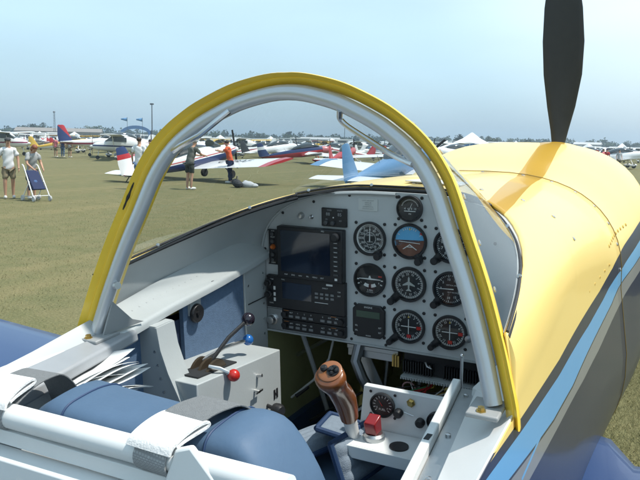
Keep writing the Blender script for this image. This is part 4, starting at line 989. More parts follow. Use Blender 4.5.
for xc, wd, yaw in ((-.197,.030,R(14)), (.052,.027,R(-8))):
    band, top = strap(xc, wd, yaw, 0)
    hb = band(smooth_prof(top, 4), wd, .0022, 'shoulder_strap', M_webbing)
    band(wrap(xc, 0), wd*.80, .0025, 'strap_loop', M_lgrey, hb)
    fold = smooth_prof([(-.806,.036),(-.796,.038),(-.780,.039),(-.764,.040),(-.757,.043),(-.761,.049),(-.776,.050),(-.796,.047),(-.812,.041),(-.818,.033)], 4)
    band(fold, wd*1.08, .0035, 'strap_fold', M_wpad, hb)

# charts tucked between the seat and the wall
ch = tag(empty('paper_charts', (0,0,0), (TH,0,0)), 'fanned bundle of loose white papers tucked beside the seat under the left rail', 'papers')
rng = random.Random(5)
for k in range(11):
    rows = []; a = R(-18 + 4.4*k); ln = .10 + .035*rng.random(); wv = rng.uniform(-.01,.01)
    for i in range(9):
        t = i / 8; row = []
        for j in range(4):
            u = (j/3 - .5) * (.03 + .05*t)
            base = Vector((-.245, -.640, -.050)); d_ = Vector((.06, 1.0*math.cos(a), .02 + math.sin(a)*.62)).normalized()
            row.append(base + d_*ln*t + Vector((.9*u, 0, u*.25)) + Vector((-.003*k, 0, .014*math.sin(t*2.6+k)*t - .01*t*t + wv*t + .0016*k)))
        rows.append(row)
    MB().grid(rows).build('paper_sheet', M_paper, ch, off=OFF, smooth=60, solid=.0006)
# white card lying on the glare shield
slab = MB().hexa([(-.02,.10,.196),(.10,.10,.192),(.095,.20,.184),(-.015,.20,.188),(-.02,.10,.199),(.10,.10,.195),(.095,.20,.187),(-.015,.20,.191)]).build('white_slab', M_paper, None, off=Vector((0,0,0)), bevel=.001)  # thin white rectangle sloping with the deck
for vtx in slab.data.vertices: vtx.co = Matrix.Rotation(TH, 3, 'X') @ (vtx.co + OFF)
tag(slab, 'white thin card lying on the yellow deck just behind the windscreen bow', 'slab')

# ================================================================== the airfield
YH = lambda px: 134 + px * 16 / 640
def heading(px, deg):                        # nose turned deg clockwise from straight away from the viewer
    return YAW - math.atan((px - 320) / FPX) - R(deg)
def dirv(a): return Vector((-math.sin(a), math.cos(a), 0))

# ground
def grass_ground():
    m = bpy.data.materials.new('dry_mown_grass'); m.use_nodes = True
    nt = m.node_tree; N = nt.nodes; L = nt.links; b = N['Principled BSDF']; b.inputs['Roughness'].default_value = .95; b.inputs['Specular IOR Level'].default_value = .15
    tc = N.new('ShaderNodeTexCoord')
    def noise(s, d, src=None):
        n = N.new('ShaderNodeTexNoise'); n.inputs['Scale'].default_value = s; n.inputs['Detail'].default_value = d; L.new(src or tc.outputs['Object'], n.inputs['Vector']); return n
    def ramp(n, stops):
        r = N.new('ShaderNodeValToRGB'); e = r.color_ramp.elements
        e[0].position, e[0].color = stops[0][0], (*stops[0][1], 1); e[1].position, e[1].color = stops[-1][0], (*stops[-1][1], 1)
        for p, c in stops[1:-1]: q = e.new(p); q.color = (*c, 1)
        L.new(n.outputs['Fac'], r.inputs['Fac']); return r
    mp = N.new('ShaderNodeMapping'); mp.inputs['Rotation'].default_value = (0, 0, R(18)); mp.inputs['Scale'].default_value = (1, .22, 1); L.new(tc.outputs['Object'], mp.inputs['Vector'])
    big = ramp(noise(.42, 9, mp.outputs['Vector']), [(.30, (0.192, 0.163, 0.076)), (.5, (0.160, 0.156, 0.072)), (.70, (0.105, 0.122, 0.053))])
    mid = ramp(noise(2.4, 10), [(.38, (0.211, 0.177, 0.091)), (.65, (0.096, 0.114, 0.046))])
    fin = ramp(noise(38, 8), [(.3, (0.070, 0.071, 0.034)), (.55, (0.160, 0.149, 0.072)), (.75, (0.256, 0.227, 0.123))])
    m1 = N.new('ShaderNodeMix'); m1.data_type = 'RGBA'; m1.inputs[0].default_value = .55; L.new(big.outputs[0], m1.inputs[6]); L.new(mid.outputs[0], m1.inputs[7])
    m2 = N.new('ShaderNodeMix'); m2.data_type = 'RGBA'; m2.inputs[0].default_value = .5; L.new(m1.outputs[2], m2.inputs[6]); L.new(fin.outputs[0], m2.inputs[7])
    # paler straw where aeroplanes have been wheeled about
    mp2 = N.new('ShaderNodeMapping'); mp2.inputs['Rotation'].default_value = (0, 0, R(62)); mp2.inputs['Scale'].default_value = (.9, .045, 1); L.new(tc.outputs['Object'], mp2.inputs['Vector'])
    tr_ = ramp(noise(1.1, 4, mp2.outputs['Vector']), [(.56, (0,0,0)), (.66, (1,1,1))])
    m3 = N.new('ShaderNodeMix'); m3.data_type = 'RGBA'; m3.inputs[7].default_value = (.285, .225, .115, 1)
    q_ = N.new('ShaderNodeMath'); q_.operation = 'MULTIPLY'; q_.inputs[1].default_value = .20; L.new(tr_.outputs[0], q_.inputs[0]); L.new(q_.outputs[0], m3.inputs[0]); L.new(m2.outputs[2], m3.inputs[6])
    L.new(m3.outputs[2], b.inputs['Base Color'])
    bp = N.new('ShaderNodeBump'); bp.inputs['Strength'].default_value = .7; bp.inputs['Distance'].default_value = .04; L.new(noise(30, 6).outputs['Fac'], bp.inputs['Height']); L.new(bp.outputs['Normal'], b.inputs['Normal'])
    return m
rows = []
xsg = [-1100,-500,-200,-100,-60,-30,0,30,60,100,200,500,1100]
rows = [[Vector((x, y, 0)) for x in xsg] for y in xsg]
g_ = MB().grid(rows).build('ground', grass_ground(), None, smooth=0); tag(g_, kind='structure')

# blades of grass on the part of the field near the aeroplane
rng = random.Random(11)
mg = mat('dry_grass_blades', (.230, .215, .105), .9, var=.35, scale=2.2, spec=.1)
v_, f_ = [], []
def blades(n, a0, a1, d0, d1, hmin, hmax):
    for i in range(n):
        a = rng.uniform(a0, a1); d = math.sqrt(rng.uniform(d0*d0, d1*d1))
        x, y = CAM.x - math.sin(a)*d, CAM.y + math.cos(a)*d
        h = rng.uniform(hmin, hmax); q = rng.uniform(0, 2*PI); wd = rng.uniform(.0010, .0022) * (1 if d < 8 else 1.8); lx, ly = rng.uniform(-1.4,1.4)*h, rng.uniform(-1.4,1.4)*h
        if d > 9 and rng.random() < (d - 9) / 17: continue
        k = len(v_); c, s = math.cos(q)*wd, math.sin(q)*wd
        v_.extend([(x-c, y-s, -.002), (x+c, y+s, -.002), (x+lx, y+ly, h)]); f_.append((k, k+1, k+2))
blades(100000, YAW-R(33), YAW-R(15), 2.2, 8, .015, .045)
blades(70000, YAW-R(5), YAW+R(32), 5.0, 26, .012, .040)
blades(16000, YAW-R(33), YAW-R(5), 9, 26, .012, .040)
me = bpy.data.meshes.new('grass'); me.from_pydata(v_, [], f_); me.materials.append(mg)
go = bpy.data.objects.new('grass', me); COL.objects.link(go); tag(go, 'short dry mown grass of the airfield beside the yellow aeroplane', 'grass', kind='stuff')

# ------------------------------------------------------------------ parked aeroplanes
M_cglass = mat('tinted_canopy', (.05, .065, .075), .08, var=.1, spec=.9)
WHITE = (.72, .73, .73); RED = (.42, .02, .025); NV = (.018, .035, .12); BLU = (.085, .215, .40); PINK = (.52, .16, .17); YL = (.66, .42, .05); GRN = (.03, .14, .07)
def smat(nm, c, r=.3): return mat(nm, c, r, var=.05, scale=6, coat=.3)
def loft_sec(secs, n=16, ex=2.3):
    rows = []
    for y, hw, z0, z1 in secs:
        zc, h = (z0+z1)/2, (z1-z0)/2
        rows.append([Vector((hw*math.copysign(abs(math.cos(2*PI*k/n))**(2/ex), math.cos(2*PI*k/n)), y, zc + h*math.copysign(abs(math.sin(2*PI*k/n))**(2/ex), math.sin(2*PI*k/n)))) for k in range(n)])
    return rows
def surf(x0, x1, le0, te0, le1, te1, z0, z1, t0, t1):   # a tapered flying surface in x
    rows = []
    for x, le, te, z, t in ((x0,le0,te0,z0,t0),((x0+x1)/2,(le0+le1)/2,(te0+te1)/2,(z0+z1)/2,(t0+t1)/2),(x1,le1,te1,z1,t1)):
        rows.append([Vector((x, te+(le-te)*c, z + t*k)) for c, k in ((0,0),(.35,.38),(.7,.5),(.92,.32),(1,0),(.92,-.25),(.6,-.35),(.3,-.2))])
    return rows
def aeroplane(label, group, fus, wing, fin, high=False, tail_col=None, tip=None, near=False, nose=None, gear=None, tri=False, scale=1., canopy_open=False, blade_m=None, rego=None, fair=True, pa=0., wl=None, ch=1.35, ts=1.35, tch=1.):
    r = empty('parked_aeroplane'); tag(r, label, 'aeroplane', group)
    n = 20 if near else 12
    secs = [(-4.15,.035,1.08,1.20),(-3.6,.10,.98,1.24),(-2.6,.20,.86,1.32),(-1.5,.31,.74,1.42),(-.6,.37,.66,1.50),(.3,.38,.64,1.48),(.9,.37,.66,1.42),(1.5,.34,.72,1.36),(1.85,.24,.82,1.28),(1.98,.13,.92,1.18)]
    if high: secs = [(-4.15,.04,1.15,1.30),(-3.4,.11,1.05,1.36),(-2.2,.25,.90,1.50),(-1.2,.42,.75,1.90),(-.5,.52,.70,2.05),(.45,.52,.68,2.05),(.95,.50,.70,1.55),(1.6,.42,.75,1.42),(1.9,.3,.85,1.30),(2.0,.13,.95,1.2)]
    MB().loft(loft_sec(secs, n)).build('fuselage', fus, r, smooth=50)
    zw = 1.95 if high else .76; dih = .03 if high else .06
    wl = wl or (4.6 if high else 3.45)
    mb = MB()
    for s in (1, -1): mb.loft(surf(s*.25, s*wl, .75, .75-ch, .72, .75-ch, zw, zw + dih*wl, .16, .12))
    wo = mb.build('wing', wing, r, smooth=50)
    if tip:
        for s in (1, -1):
            MB().loft(surf(s*(wl-.32), s*(wl+.05), .80, .69-ch, .70, .72-ch, zw + dih*(wl-.32), zw + dih*wl, .175, .13)).build('wing_tip', tip, wo, smooth=50)
    if rego:
        mb = MB(); zt = lambda x: zw + dih*x + .082
        mb.text(rego, (2.0, .02, zt(2.0)), .62, (1, 0, dih), (0, 1, 0)); mb.build('registration_letters', M_black, wo, smooth=0)
    fo = MB().loft([[Vector((k*t, y, z)) for y, k in ((le,0),(le-.1,1),(te+.2,.7),(te,0),(te+.2,-.7),(le-.1,-1))] for le, te, z, t in ((-3.3,-4.25,1.16,.05),(-3.55,-4.32,1.6,.045),(-3.85,-4.30,2.22,.03),(-3.95,-4.25,2.28,.012))]).build('tail_fin', fin, r, smooth=50)
    mb = MB()
    for s in (1, -1): mb.loft(surf(s*.04, s*ts, -4.15+.8*tch, -4.15, -4.15+.65*tch, -4.12, 1.17, 1.17, .07, .05))
    MB_ = mb.build('tailplane', tail_col or wing, r, smooth=50)
    if not high:
        cs = [(-1.5,.05,1.36,1.42),(-1.2,.22,1.34,1.60),(-.5,.33,1.36,1.80),(.1,.34,1.38,1.84),(.6,.30,1.38,1.70),(1.0,.22,1.36,1.44)]
        if canopy_open: cs = [(-1.9,.1,1.34,1.52),(-1.5,.3,1.36,1.82),(-.9,.33,1.38,1.92),(-.45,.34,1.40,1.86)]
        MB().loft(loft_sec(cs, n)).build('canopy', M_cglass, r, smooth=60)
        if canopy_open: MB().loft(loft_sec([(.55,.31,1.38,1.74),(.75,.28,1.38,1.62),(1.0,.22,1.36,1.44)], n)).build('windscreen', M_cglass, r, smooth=60)
    else:
        MB().box((-.53,-.75,1.50),(.53,.30,1.86)).build('cabin_windows', M_cglass, r)
        MB().hexa([(-.50,.40,1.52),(.50,.40,1.52),(.44,.99,1.53),(-.44,.99,1.53),(-.46,.30,1.93),(.46,.30,1.93),(.46,.46,1.93),(-.46,.46,1.93)]).build('windscreen', M_cglass, r)
        for s in (1, -1): MB().tube([(s*.45,.2,.8),(s*2.3,.25,zw+.06)], .03, 6).build('wing_strut', fus, r)
    MB().lathe([(.14,0),(.12,.12),(.06,.22),(0,.25)], (0,1.98,1.05), (0,1,0), 14).build('spinner', nose or fin, r)
    if nose: MB().loft([[Vector((p.x*1.012, p.y, 1.05+(p.z-1.05)*1.012)) for p in row] for row in loft_sec([(1.25,.355,.69,1.39),(1.5,.34,.72,1.36),(1.85,.24,.82,1.28),(1.99,.13,.92,1.18)], n)]).build('cowling', nose, r, smooth=50)
    mb = MB()
    for s in (1, -1): mb.hexa([(-.05,2.0,1.05),(.05,2.04,1.05),(.05,2.06,1.05),(-.05,2.02,1.05),(-.05,2.0,1.05+s*.88),(.03,2.02,1.05+s*.9),(.03,2.03,1.05+s*.9),(-.05,2.01,1.05+s*.88)])
    if pa: mb.v = [Vector((0,2.03,1.05)) + Matrix.Rotation(pa, 3, 'Y') @ (q - Vector((0,2.03,1.05))) for q in mb.v]
    mb.build('propeller', blade_m or M_black, r)
    if near:
        MB().tube([(0,-1.9,1.36),(0,-2.05,1.62)], .008, 5).build('aerial', M_black, r)
    for s in (1, -1):
        yg = -.15 if tri else .72
        lg = MB().tube([(s*.3,yg,.72),(s*.62,yg+.03,.45),(s*.86,yg+.06,.2)], [.04,.035,.03], 8).build('gear_leg', gear or wing, r)
        MB().lathe([(.03,-.06),(.16,-.07),(.19,-.035),(.19,.035),(.16,.07),(.03,.06)], (s*.9,yg+.06,.19), (1,0,0), 16).build('wheel', M_rubber, lg)
        if fair: MB().ball((s*.9,yg+.02,.25), .17, 12, (.5,1.9,.75)).build('wheel_fairing', gear or wing, lg)
    if tri:
        lg = MB().tube([(0,1.5,.75),(0,1.6,.2)], .03, 8).build('gear_leg', gear or wing, r); MB().lathe([(.03,-.05),(.16,-.05),(.16,.05),(.03,.05)], (0,1.6,.16), (1,0,0), 14).build('wheel', M_rubber, lg)
    else:
        lg = MB().tube([(0,-3.9,1.05),(0,-4.25,.75 if True else .2)], .02, 6).build('tail_spring', M_black, r); MB().lathe([(.02,-.03),(.08,-.03),(.08,.03),(.02,.03)], (0,-4.28,.70), (1,0,0), 12).build('tail_wheel', M_rubber, lg)
    r.scale = (scale,)*3
    r['tri'] = 1 if tri else 0
    return r
def pitch_of(r): return R(1) if r['tri'] else R(8.3)
def park(r, loc, rz):
    loc = Vector((loc[0], loc[1], 0))
    r.rotation_euler = (pitch_of(r), 0, rz)
    d = 0 if r['tri'] else -.055*r.scale[0]
    r.location = loc + Vector((0, 0, d))
def park_tail(r, px, dist, deg):             # place by the tail fin
    a = heading(px, deg); park(r, along(px, dist) + dirv(a) * 4.0 * r.scale[0], a)

wm = smat('white_aeroplane_paint', WHITE); rm = smat('red_aeroplane_paint', RED); nm = smat('navy_aeroplane_paint', NV); bm_ = smat('sky_blue_aeroplane_paint', BLU); ym = smat('yellow_aeroplane_paint', YL); pm = smat('faded_red_paint', PINK)
near = []
fw = mat_bands('white_red_navy_fuselage', [(1.17,(.45,.03,.03)),(1.13,WHITE),(1.08,NV)], WHITE, .0)
r = aeroplane('white low-wing aeroplane with navy belly and red-tipped wing lettered C-SBAF', None, fw, wm, mat_bands('white_fin_red_band', [(1.98,RED),(1.78,WHITE)], NV), tip=rm, near=True, canopy_open=True, scale=1.04, rego='C-SBAF', wl=4.7, ch=1.75, fair=False, gear=mat('dark_gear_leg', (.05,.05,.055), .5))
park_tail(r, 129, 31.0, 54); r.rotation_euler.x = R(11); near.append(r)
r = aeroplane('white-winged aeroplane with tall navy and red tail fin, people standing under its tail', None, mat_bands('white_maroon_fuselage', [(1.10,(.25,.03,.06)),(.98,WHITE)], WHITE), wm, mat_bands('navy_red_fin', [(9,NV)], RED, 0), near=True, tri=True, scale=1.28)
# the fin is navy ahead and red behind
finm = bpy.data.materials['navy_red_fin']
nt = finm.node_tree
for n_ in nt.nodes:
    if n_.type == 'MATH' and n_.operation == 'LESS_THAN': n_.inputs[1].default_value = -1.02
    if n_.type == 'MATH' and n_.operation == 'MULTIPLY': n_.inputs[1].default_value = 1.0
for n_ in nt.nodes:
    if n_.type == 'MATH' and n_.operation == 'LESS_THAN': n_.inputs[1].default_value = -2.05
park_tail(r, 63, 66, 80); near.append(r)
r = aeroplane('navy and red low-wing aeroplane with faded red cowling beyond the red-tipped wing', None, mat_bands('navy_over_red_fuselage', [(1.12,RED)], NV), wm, mat_bands('navy_fin_white_mark', [(1.98,WHITE),(1.72,NV)], NV), near=True, nose=pm, gear=rm, scale=1.0, tail_col=mat('dark_navy_tailplane', (.02,.025,.05), .4))
park_tail(r, 262, 62, 84); near.append(r)
r = aeroplane('white-winged aeroplane with sky-blue fin and fuselage seen from behind, just beyond the cockpit', None, mat_bands('sky_blue_fuselage', [(9,BLU)], BLU), wm, bm_, near=True, scale=1.12, pa=R(52), tip=bm_)
park_tail(r, 349, 24.5, 29); near.append(r)
r = aeroplane('white aeroplane with broad white wing parked beyond the right side of the yellow cowling', None, wm, wm, nm, near=True, scale=1.1)
park(r, along(618, 74), heading(618, 75)); near.append(r)
r = aeroplane('white aeroplane with orange fin seen between the windscreen bow and the yellow cowling', None, wm, wm, smat('orange_aeroplane_paint', (.60,.13,.04)), near=True, scale=1.1)
park(r, along(452, 60), heading(452, 240)); near.append(r)
r = aeroplane('yellow and white aeroplane parked at the far left behind the man in the white shirt', None, mat_bands('yellow_white_fuselage', [(1.05,WHITE)], YL), wm, ym, scale=1.1)
park_tail(r, 34, 88, 110); near.append(r)
r = aeroplane('white high-wing aeroplane with maroon stripe at the left edge behind the capped man', None, mat_bands('white_maroon_high', [(1.2,(.22,.03,.08)),(1.08,WHITE)], WHITE), wm, wm, high=True, tri=True, scale=1.05)
park(r, along(6, 72), heading(6, 115)); near.append(r)
r = aeroplane('white aeroplane with slanting dark fin behind the man in orange', None, wm, wm, mat('dark_fin_paint', (.025,.027,.03), .4), scale=1.1)
park_tail(r, 244, 76, 60); near.append(r)

schemes = []
def sch(label, *a, **k):
    schemes.append(aeroplane(label, label.split(' parked')[0].replace('tiny ', '') + 's in the far rows', *a, **k))
sch('tiny white low-wing aeroplane with red trim parked in the far rows', mat_bands('wr', [(1.18,RED),(1.08,WHITE)], WHITE), wm, rm)
sch('tiny white low-wing aeroplane with blue trim parked in the far rows', mat_bands('wb', [(1.18,BLU),(1.05,WHITE)], WHITE), wm, bm_)
sch('tiny all-white low-wing aeroplane parked in the far rows', wm, wm, wm)
sch('tiny white high-wing aeroplane with navy stripe parked in the far rows', mat_bands('whn', [(1.2,NV),(1.08,WHITE)], WHITE), wm, wm, high=True, tri=True)
sch('tiny red low-wing aeroplane with white wings parked in the far rows', rm, wm, rm)
sch('tiny yellow high-wing aeroplane parked in the far rows', ym, ym, ym, high=True)
sch('tiny navy low-wing aeroplane with white wings parked in the far rows', nm, wm, nm)
sch('tiny silver grey low-wing aeroplane parked in the far rows', mat('silver_grey_paint_far', (.40,.42,.44), .35), mat('silver_grey_paint_far', (.4,.42,.44), .35), rm)
rng = random.Random(23); first = [True]*len(schemes); wts = [0,0,1,1,2,2,2,2,3,3,3,4,5,6,7]
for rowd, gap in ((62,9),(70,8.5),(78,8.5),(86,8),(94,7.6),(103,7.4),(112,7.4),(123,7.4),(135,7.4),(149,7.6),(166,8),(188,8.5),(215,9)):
    a = -R(25.5); 
    while a < R(25.5):
        ang = a + rng.uniform(-.15,.15)*gap/rowd; d = rowd + rng.uniform(-3,3)
        px = 320 + FPX * math.tan(ang)
        a += gap / rowd * rng.uniform(.85, 1.35)
        if rowd < 76 and not (342 < px < 430 or 84 < px < 122 or 655 < px): continue
        if 76 < rowd < 100 and (45 < px < 84 or px > 590 or 285 < px < 330): continue
        if rowd < 150 and 458 < px < 486: continue
        k = wts[rng.randrange(len(wts))]
        if first[k]: o = schemes[k]; first[k] = False
        else: o = copy_tree(schemes[k])
        base_h = rng.choice([70, 80, 100, 250, 265, 285, 200, 20])
        park(o, along(px, d), heading(px, base_h + rng.uniform(-14, 14)))
for k, f in enumerate(first):
    if f: park(schemes[k], along(100 + 60*k, 190), heading(200, 80))

# ------------------------------------------------------------------ people
SKIN = mat('skin', (.46, .26, .17), .5, var=.08)
def skin_mesh(verts, edges, rad, root=0, sub=1):
    me = bpy.data.meshes.new('figure'); me.from_pydata([tuple(v) for v in verts], edges, [])
    ob = bpy.data.objects.new('figure', me); COL.objects.link(ob)
    md = ob.modifiers.new('Skin', 'SKIN'); md.use_smooth_shade = True
    if not me.skin_vertices: me.attributes
    sv_ = me.skin_vertices[0].data if len(me.skin_vertices) else None
    if sv_ is not None:
        for i, q in enumerate(rad): sv_[i].radius = q if isinstance(q, tuple) else (q, q); sv_[i].use_root = (i == root)
    sb = ob.modifiers.new('Sub', 'SUBSURF'); sb.levels = sub; sb.render_levels = sub
    dg = bpy.context.evaluated_depsgraph_get(); out = bpy.data.meshes.new_from_object(ob.evaluated_get(dg))
    bpy.data.objects.remove(ob); bpy.data.meshes.remove(me)
    for p in out.polygons: p.use_smooth = True
    return out
def person(label, loc, rz, shirt, lower, hair, group=None, h=1.75, long_legs=False, cap=None, lean=0., head_nod=0., arms=None, fingers=False, hair_long=False, stance=.10, shoes=None, step=0.):
    r = empty('person', (loc[0], loc[1], 0), (0, 0, rz)); tag(r, label, 'person', group)
    k = h / 1.75; J = {}
    bend = Matrix.Rotation(-lean, 3, 'X'); pel = Vector((0, 0, .93))
    def up_(p): return (pel + bend @ (Vector(p) - pel)) * k
    nod = Matrix.Rotation(-head_nod, 3, 'X'); nk = Vector((0, .01, 1.49))
    def hd(p): return up_(nk + nod @ (Vector(p) - nk))
    A = arms or {}
    ids, V, E, RD = {}, [], [], []
    def v(n_, p, q, par=None):
        ids[n_] = len(V); V.append(Vector(p)); RD.append(q)
        if par: E.append((ids[par], ids[n_]))
    v('pel', pel*k, (.145*k, .105*k)); v('waist', up_((0,0,1.10)), (.125*k,.095*k), 'pel'); v('chest', up_((0,.005,1.32)), (.155*k,.105*k), 'waist'); v('nb', up_((0,0,1.44)), (.075*k,.065*k), 'chest')
    v('nk', up_((0,.01,1.50)), .052*k, 'nb'); v('h1', hd((0,.03,1.565)), (.062*k,.072*k), 'nk'); v('h2', hd((0,.025,1.64)), (.072*k,.088*k), 'h1'); v('h3', hd((0,.015,1.71)), (.062*k,.075*k), 'h2')
    for s, n_ in ((1,'r'),(-1,'l')):
        st_ = s * stance; sp_ = step * s
        v('hip'+n_, Vector((s*.085, 0, .86))*k, .088*k, 'pel'); v('kn'+n_, Vector((st_, .02+sp_*.5, .50))*k, .058*k, 'hip'+n_); v('cf'+n_, Vector((st_, -.01+sp_*.8, .34))*k, .055*k, 'kn'+n_); v('an'+n_, Vector((st_, -.02+sp_, .10))*k, .036*k, 'cf'+n_); v('he'+n_, Vector((st_, -.01+sp_, .045))*k, .038*k, 'an'+n_); v('to'+n_, Vector((st_+s*.02, .15+sp_, .035))*k, .032*k, 'he'+n_)
        v('sh'+n_, up_((s*.175, 0, 1.415)), .062*k, 'nb')
        el, wr = A.get(n_, ((s*.245,-.03,1.14), (s*.25,.06,.90)))
        v('el'+n_, up_(el), .042*k, 'sh'+n_); v('wr'+n_, up_(wr), .028*k, 'el'+n_)
        d = (Vector(wr) - Vector(el)).normalized(); pc_ = Vector(wr) + d*.075
        v('pa'+n_, up_(pc_), (.038*k,.020*k), 'wr'+n_)
        if fingers:
            acr = d.cross(Vector((s,0,0))).normalized() if abs(d.x) < .9 else Vector((0,1,0))
            for q, ln in ((-1.5,.07),(-.5,.085),(.5,.08),(1.5,.06)):
                b_ = pc_ + acr*q*.019 + d*.02
                v('f%s%s' % (n_, q), up_(b_ + d*ln*.5), .0088*k, 'pa'+n_); v('g%s%s' % (n_, q), up_(b_ + d*ln*.95 + Vector((-s*.02,0,0))), .0078*k, 'f%s%s' % (n_, q))
            v('th'+n_, up_(pc_ + acr*.05 - d*.015), .0095*k, 'pa'+n_)
    if fingers: v('nose', hd((0,.115,1.632)), .010*k, 'h2')
    me = skin_mesh(V, E, RD, 0, 2 if fingers else 1); me.materials.append(SKIN); me.name = 'body'
    b = bpy.data.objects.new('body', me); COL.objects.link(b); b.parent = r
    if fingers:
        mb = MB()
        for s in (1,-1): mb.ball(hd((s*.030,.098,1.650)), .010*k, 8)
        mb.build('eyes', mat('dark_eyes', (.03,.02,.015), .3), b); 
        MB().tube([hd((-.025,.105,1.592)), hd((0,.110,1.589)), hd((.025,.105,1.592))], .005, 6).build('mouth', mat('lips', (.30,.10,.08), .5), b)
        mb = MB()
        for s in (1,-1): mb.ball(hd((s*.082,.015,1.63)), .022*k, 8, (.4,.7,1.3))
        mb.build('ears', SKIN, b)
    def garment(name, m, spec, edges, sub=2):
        # cloth hangs with soft folds
        nm_ = {}; vv, rr = [], []
        for n_, p, q in spec: nm_[n_] = len(vv); vv.append(p); rr.append(q)
        me = skin_mesh(vv, [(nm_[a], nm_[b_]) for a, b_ in edges], rr, 0, sub); me.materials.append(m)
        for vv_ in me.vertices:
            q_ = vv_.co; vv_.co += vv_.normal * (.010 * math.sin(q_.z*31 + q_.x*23 + len(label)) + .007 * math.sin(q_.z*17 - q_.y*37)) * k
        o = bpy.data.objects.new(name, me); COL.objects.link(o); o.parent = r
    G = lambda n_: V[ids[n_]]
    def half(a, b_, t): return G(a).lerp(G(b_), t)
    sl_ = [('hem', G('pel')+Vector((0,0,-.13)), (.168*k,.128*k)), ('pel', G('pel')+Vector((0,0,-.01)), (.168*k,.128*k)), ('waist', G('waist'), (.155*k,.12*k)), ('chest', G('chest'), (.178*k,.128*k)), ('nb', G('nb'), (.09*k,.075*k))]
    ed = [('hem','pel'),('pel','waist'),('waist','chest'),('chest','nb')]
    for n_ in 'rl': sl_ += [('sh'+n_, G('sh'+n_), .078*k), ('el'+n_, half('sh'+n_, 'el'+n_, .72), .068*k)]; ed += [('nb','sh'+n_),('sh'+n_,'el'+n_)]
    garment('shirt', shirt, sl_, ed)
    lo = [('pel', G('pel')+Vector((0,0,.02)), (.158*k,.120*k))]; ed = []
    for n_ in 'rl':
        lo += [('hip'+n_, G('hip'+n_), .108*k)]; ed += [('pel','hip'+n_)]
        if long_legs: lo += [('kn'+n_, G('kn'+n_), .075*k), ('an'+n_, G('an'+n_), .058*k)]; ed += [('hip'+n_,'kn'+n_),('kn'+n_,'an'+n_)]
        else: lo += [('kn'+n_, half('hip'+n_, 'kn'+n_, .85), .098*k)]; ed += [('hip'+n_,'kn'+n_)]
    garment('trousers' if long_legs else 'shorts', lower, lo, ed)
    for n_ in 'rl':
        MB().ball(half('he'+n_, 'to'+n_, .45) + Vector((0,0,.012)), .05*k, 10, (.95,2.7,1.0)).build('shoe', shoes or mat('white_shoes', (.62,.62,.6), .7), r)
    M3 = Matrix.Rotation(-lean-head_nod, 3, 'X').to_4x4()
    if cap: 
        o = MB().ball(hd((0,.012,1.705)), .098*k, 14, (.92,1.08,.62), M3).build('cap', cap, r)
        MB().ball(hd((0,.115,1.690)), .07*k, 10, (1,1,.14), M3).build('cap_brim', cap, o)
        MB().ball(hd((0,-.02,1.645)), .088*k, 12, (.92,.95,.85), M3).build('hair', hair, r)
    else:
        mb = MB().ball(hd((0,-.005,1.682)), .096*k, 14, (.93,1.06,.80), M3)
        if hair_long: mb.ball(hd((0,-.035,1.60)), .10*k, 12, (.95,.80,1.25), M3)
        mb.build('hair', hair, r)
    return r
H_dark = mat('dark_brown_hair', (.03,.018,.010), .6, var=.3); H_red = mat('auburn_hair', (.20,.060,.022), .55, var=.3, scale=80); H_grey = mat('grey_hair', (.30,.29,.28), .6)
T_white = mat('white_cotton', (.66,.67,.68), .9, var=.05, bump=.3, bscale=40); T_grey = mat('grey_cotton', (.34,.35,.35), .9, bump=.3, bscale=40); T_khaki = mat('khaki_cotton', (.23,.19,.12), .9, bump=.3, bscale=40); T_black = mat('black_cotton', (.02,.02,.022), .9)
T_orange = mat('orange_cotton', (.55,.09,.03), .9, bump=.3, bscale=40); T_jeans = mat('blue_denim', (.08,.14,.25), .9, var=.2); T_navy = mat('navy_cotton', (.02,.03,.08), .9); T_camo = mat('mottled_grey_green_cotton', (.12,.125,.11), .9, var=.75, scale=16); T_pink = mat('pink_cotton', (.55,.16,.18), .9)
pp = along(8, 22.9)
person('man in white T-shirt, khaki shorts and dark cap walking on the grass', pp, heading(8, 175), T_white, T_khaki, H_dark, h=1.76, cap=mat('charcoal_cap', (.05,.052,.055), .8), fingers=True, stance=.11, step=.05, arms={'r':((.26,-.05,1.15),(.27,.06,.92)),'l':((-.26,.02,1.15),(-.26,.12,.93))})
pp = along(30.5, 22.6)
person('red-haired woman in grey T-shirt and black shorts bending over a pushchair', pp, heading(30, 150), T_grey, T_black, H_red, h=1.62, lean=.22, head_nod=.45, fingers=True, hair_long=True, arms={'r':((.24,.12,1.16),(.17,.36,1.06)),'l':((-.24,.12,1.16),(-.17,.36,1.06))})
# pushchair
a = heading(30, 150); pc0 = along(33.5, 22.0)
s_ = tag(empty('pushchair', (pc0.x, pc0.y, 0), (0,0,a)), 'white-framed folding pushchair with navy fabric seat in front of the red-haired woman', 'pushchair')
fm = mat('white_enamel_tube', (.72,.72,.71), .35)
mb = MB()
for s in (1,-1): mb.tube(fillet([(s*.21,-.26,1.02),(s*.22,-.18,1.0),(s*.25,.36,.10)], .08), .017, 8).tube([(s*.24,-.22,.10),(s*.22,.10,.55)], .015, 8)
mb.tube([(-.24,-.22,.12),(.24,-.22,.12)], .013, 8).tube([(-.24,.30,.16),(.24,.30,.16)], .013, 8)
mb.build('frame', fm, s_)
MB().hexa([(-.19,-.02,.34),(.19,-.02,.34),(.19,.26,.36),(-.19,.26,.36),(-.19,-.14,.86),(.19,-.14,.86),(.19,-.10,.86),(-.19,-.10,.86)]).hexa([(-.19,-.02,.30),(.19,-.02,.30),(.19,.27,.33),(-.19,.27,.33),(-.19,-.02,.35),(.19,-.02,.35),(.19,.27,.38),(-.19,.27,.38)]).build('seat', T_navy, s_, bevel=.02)
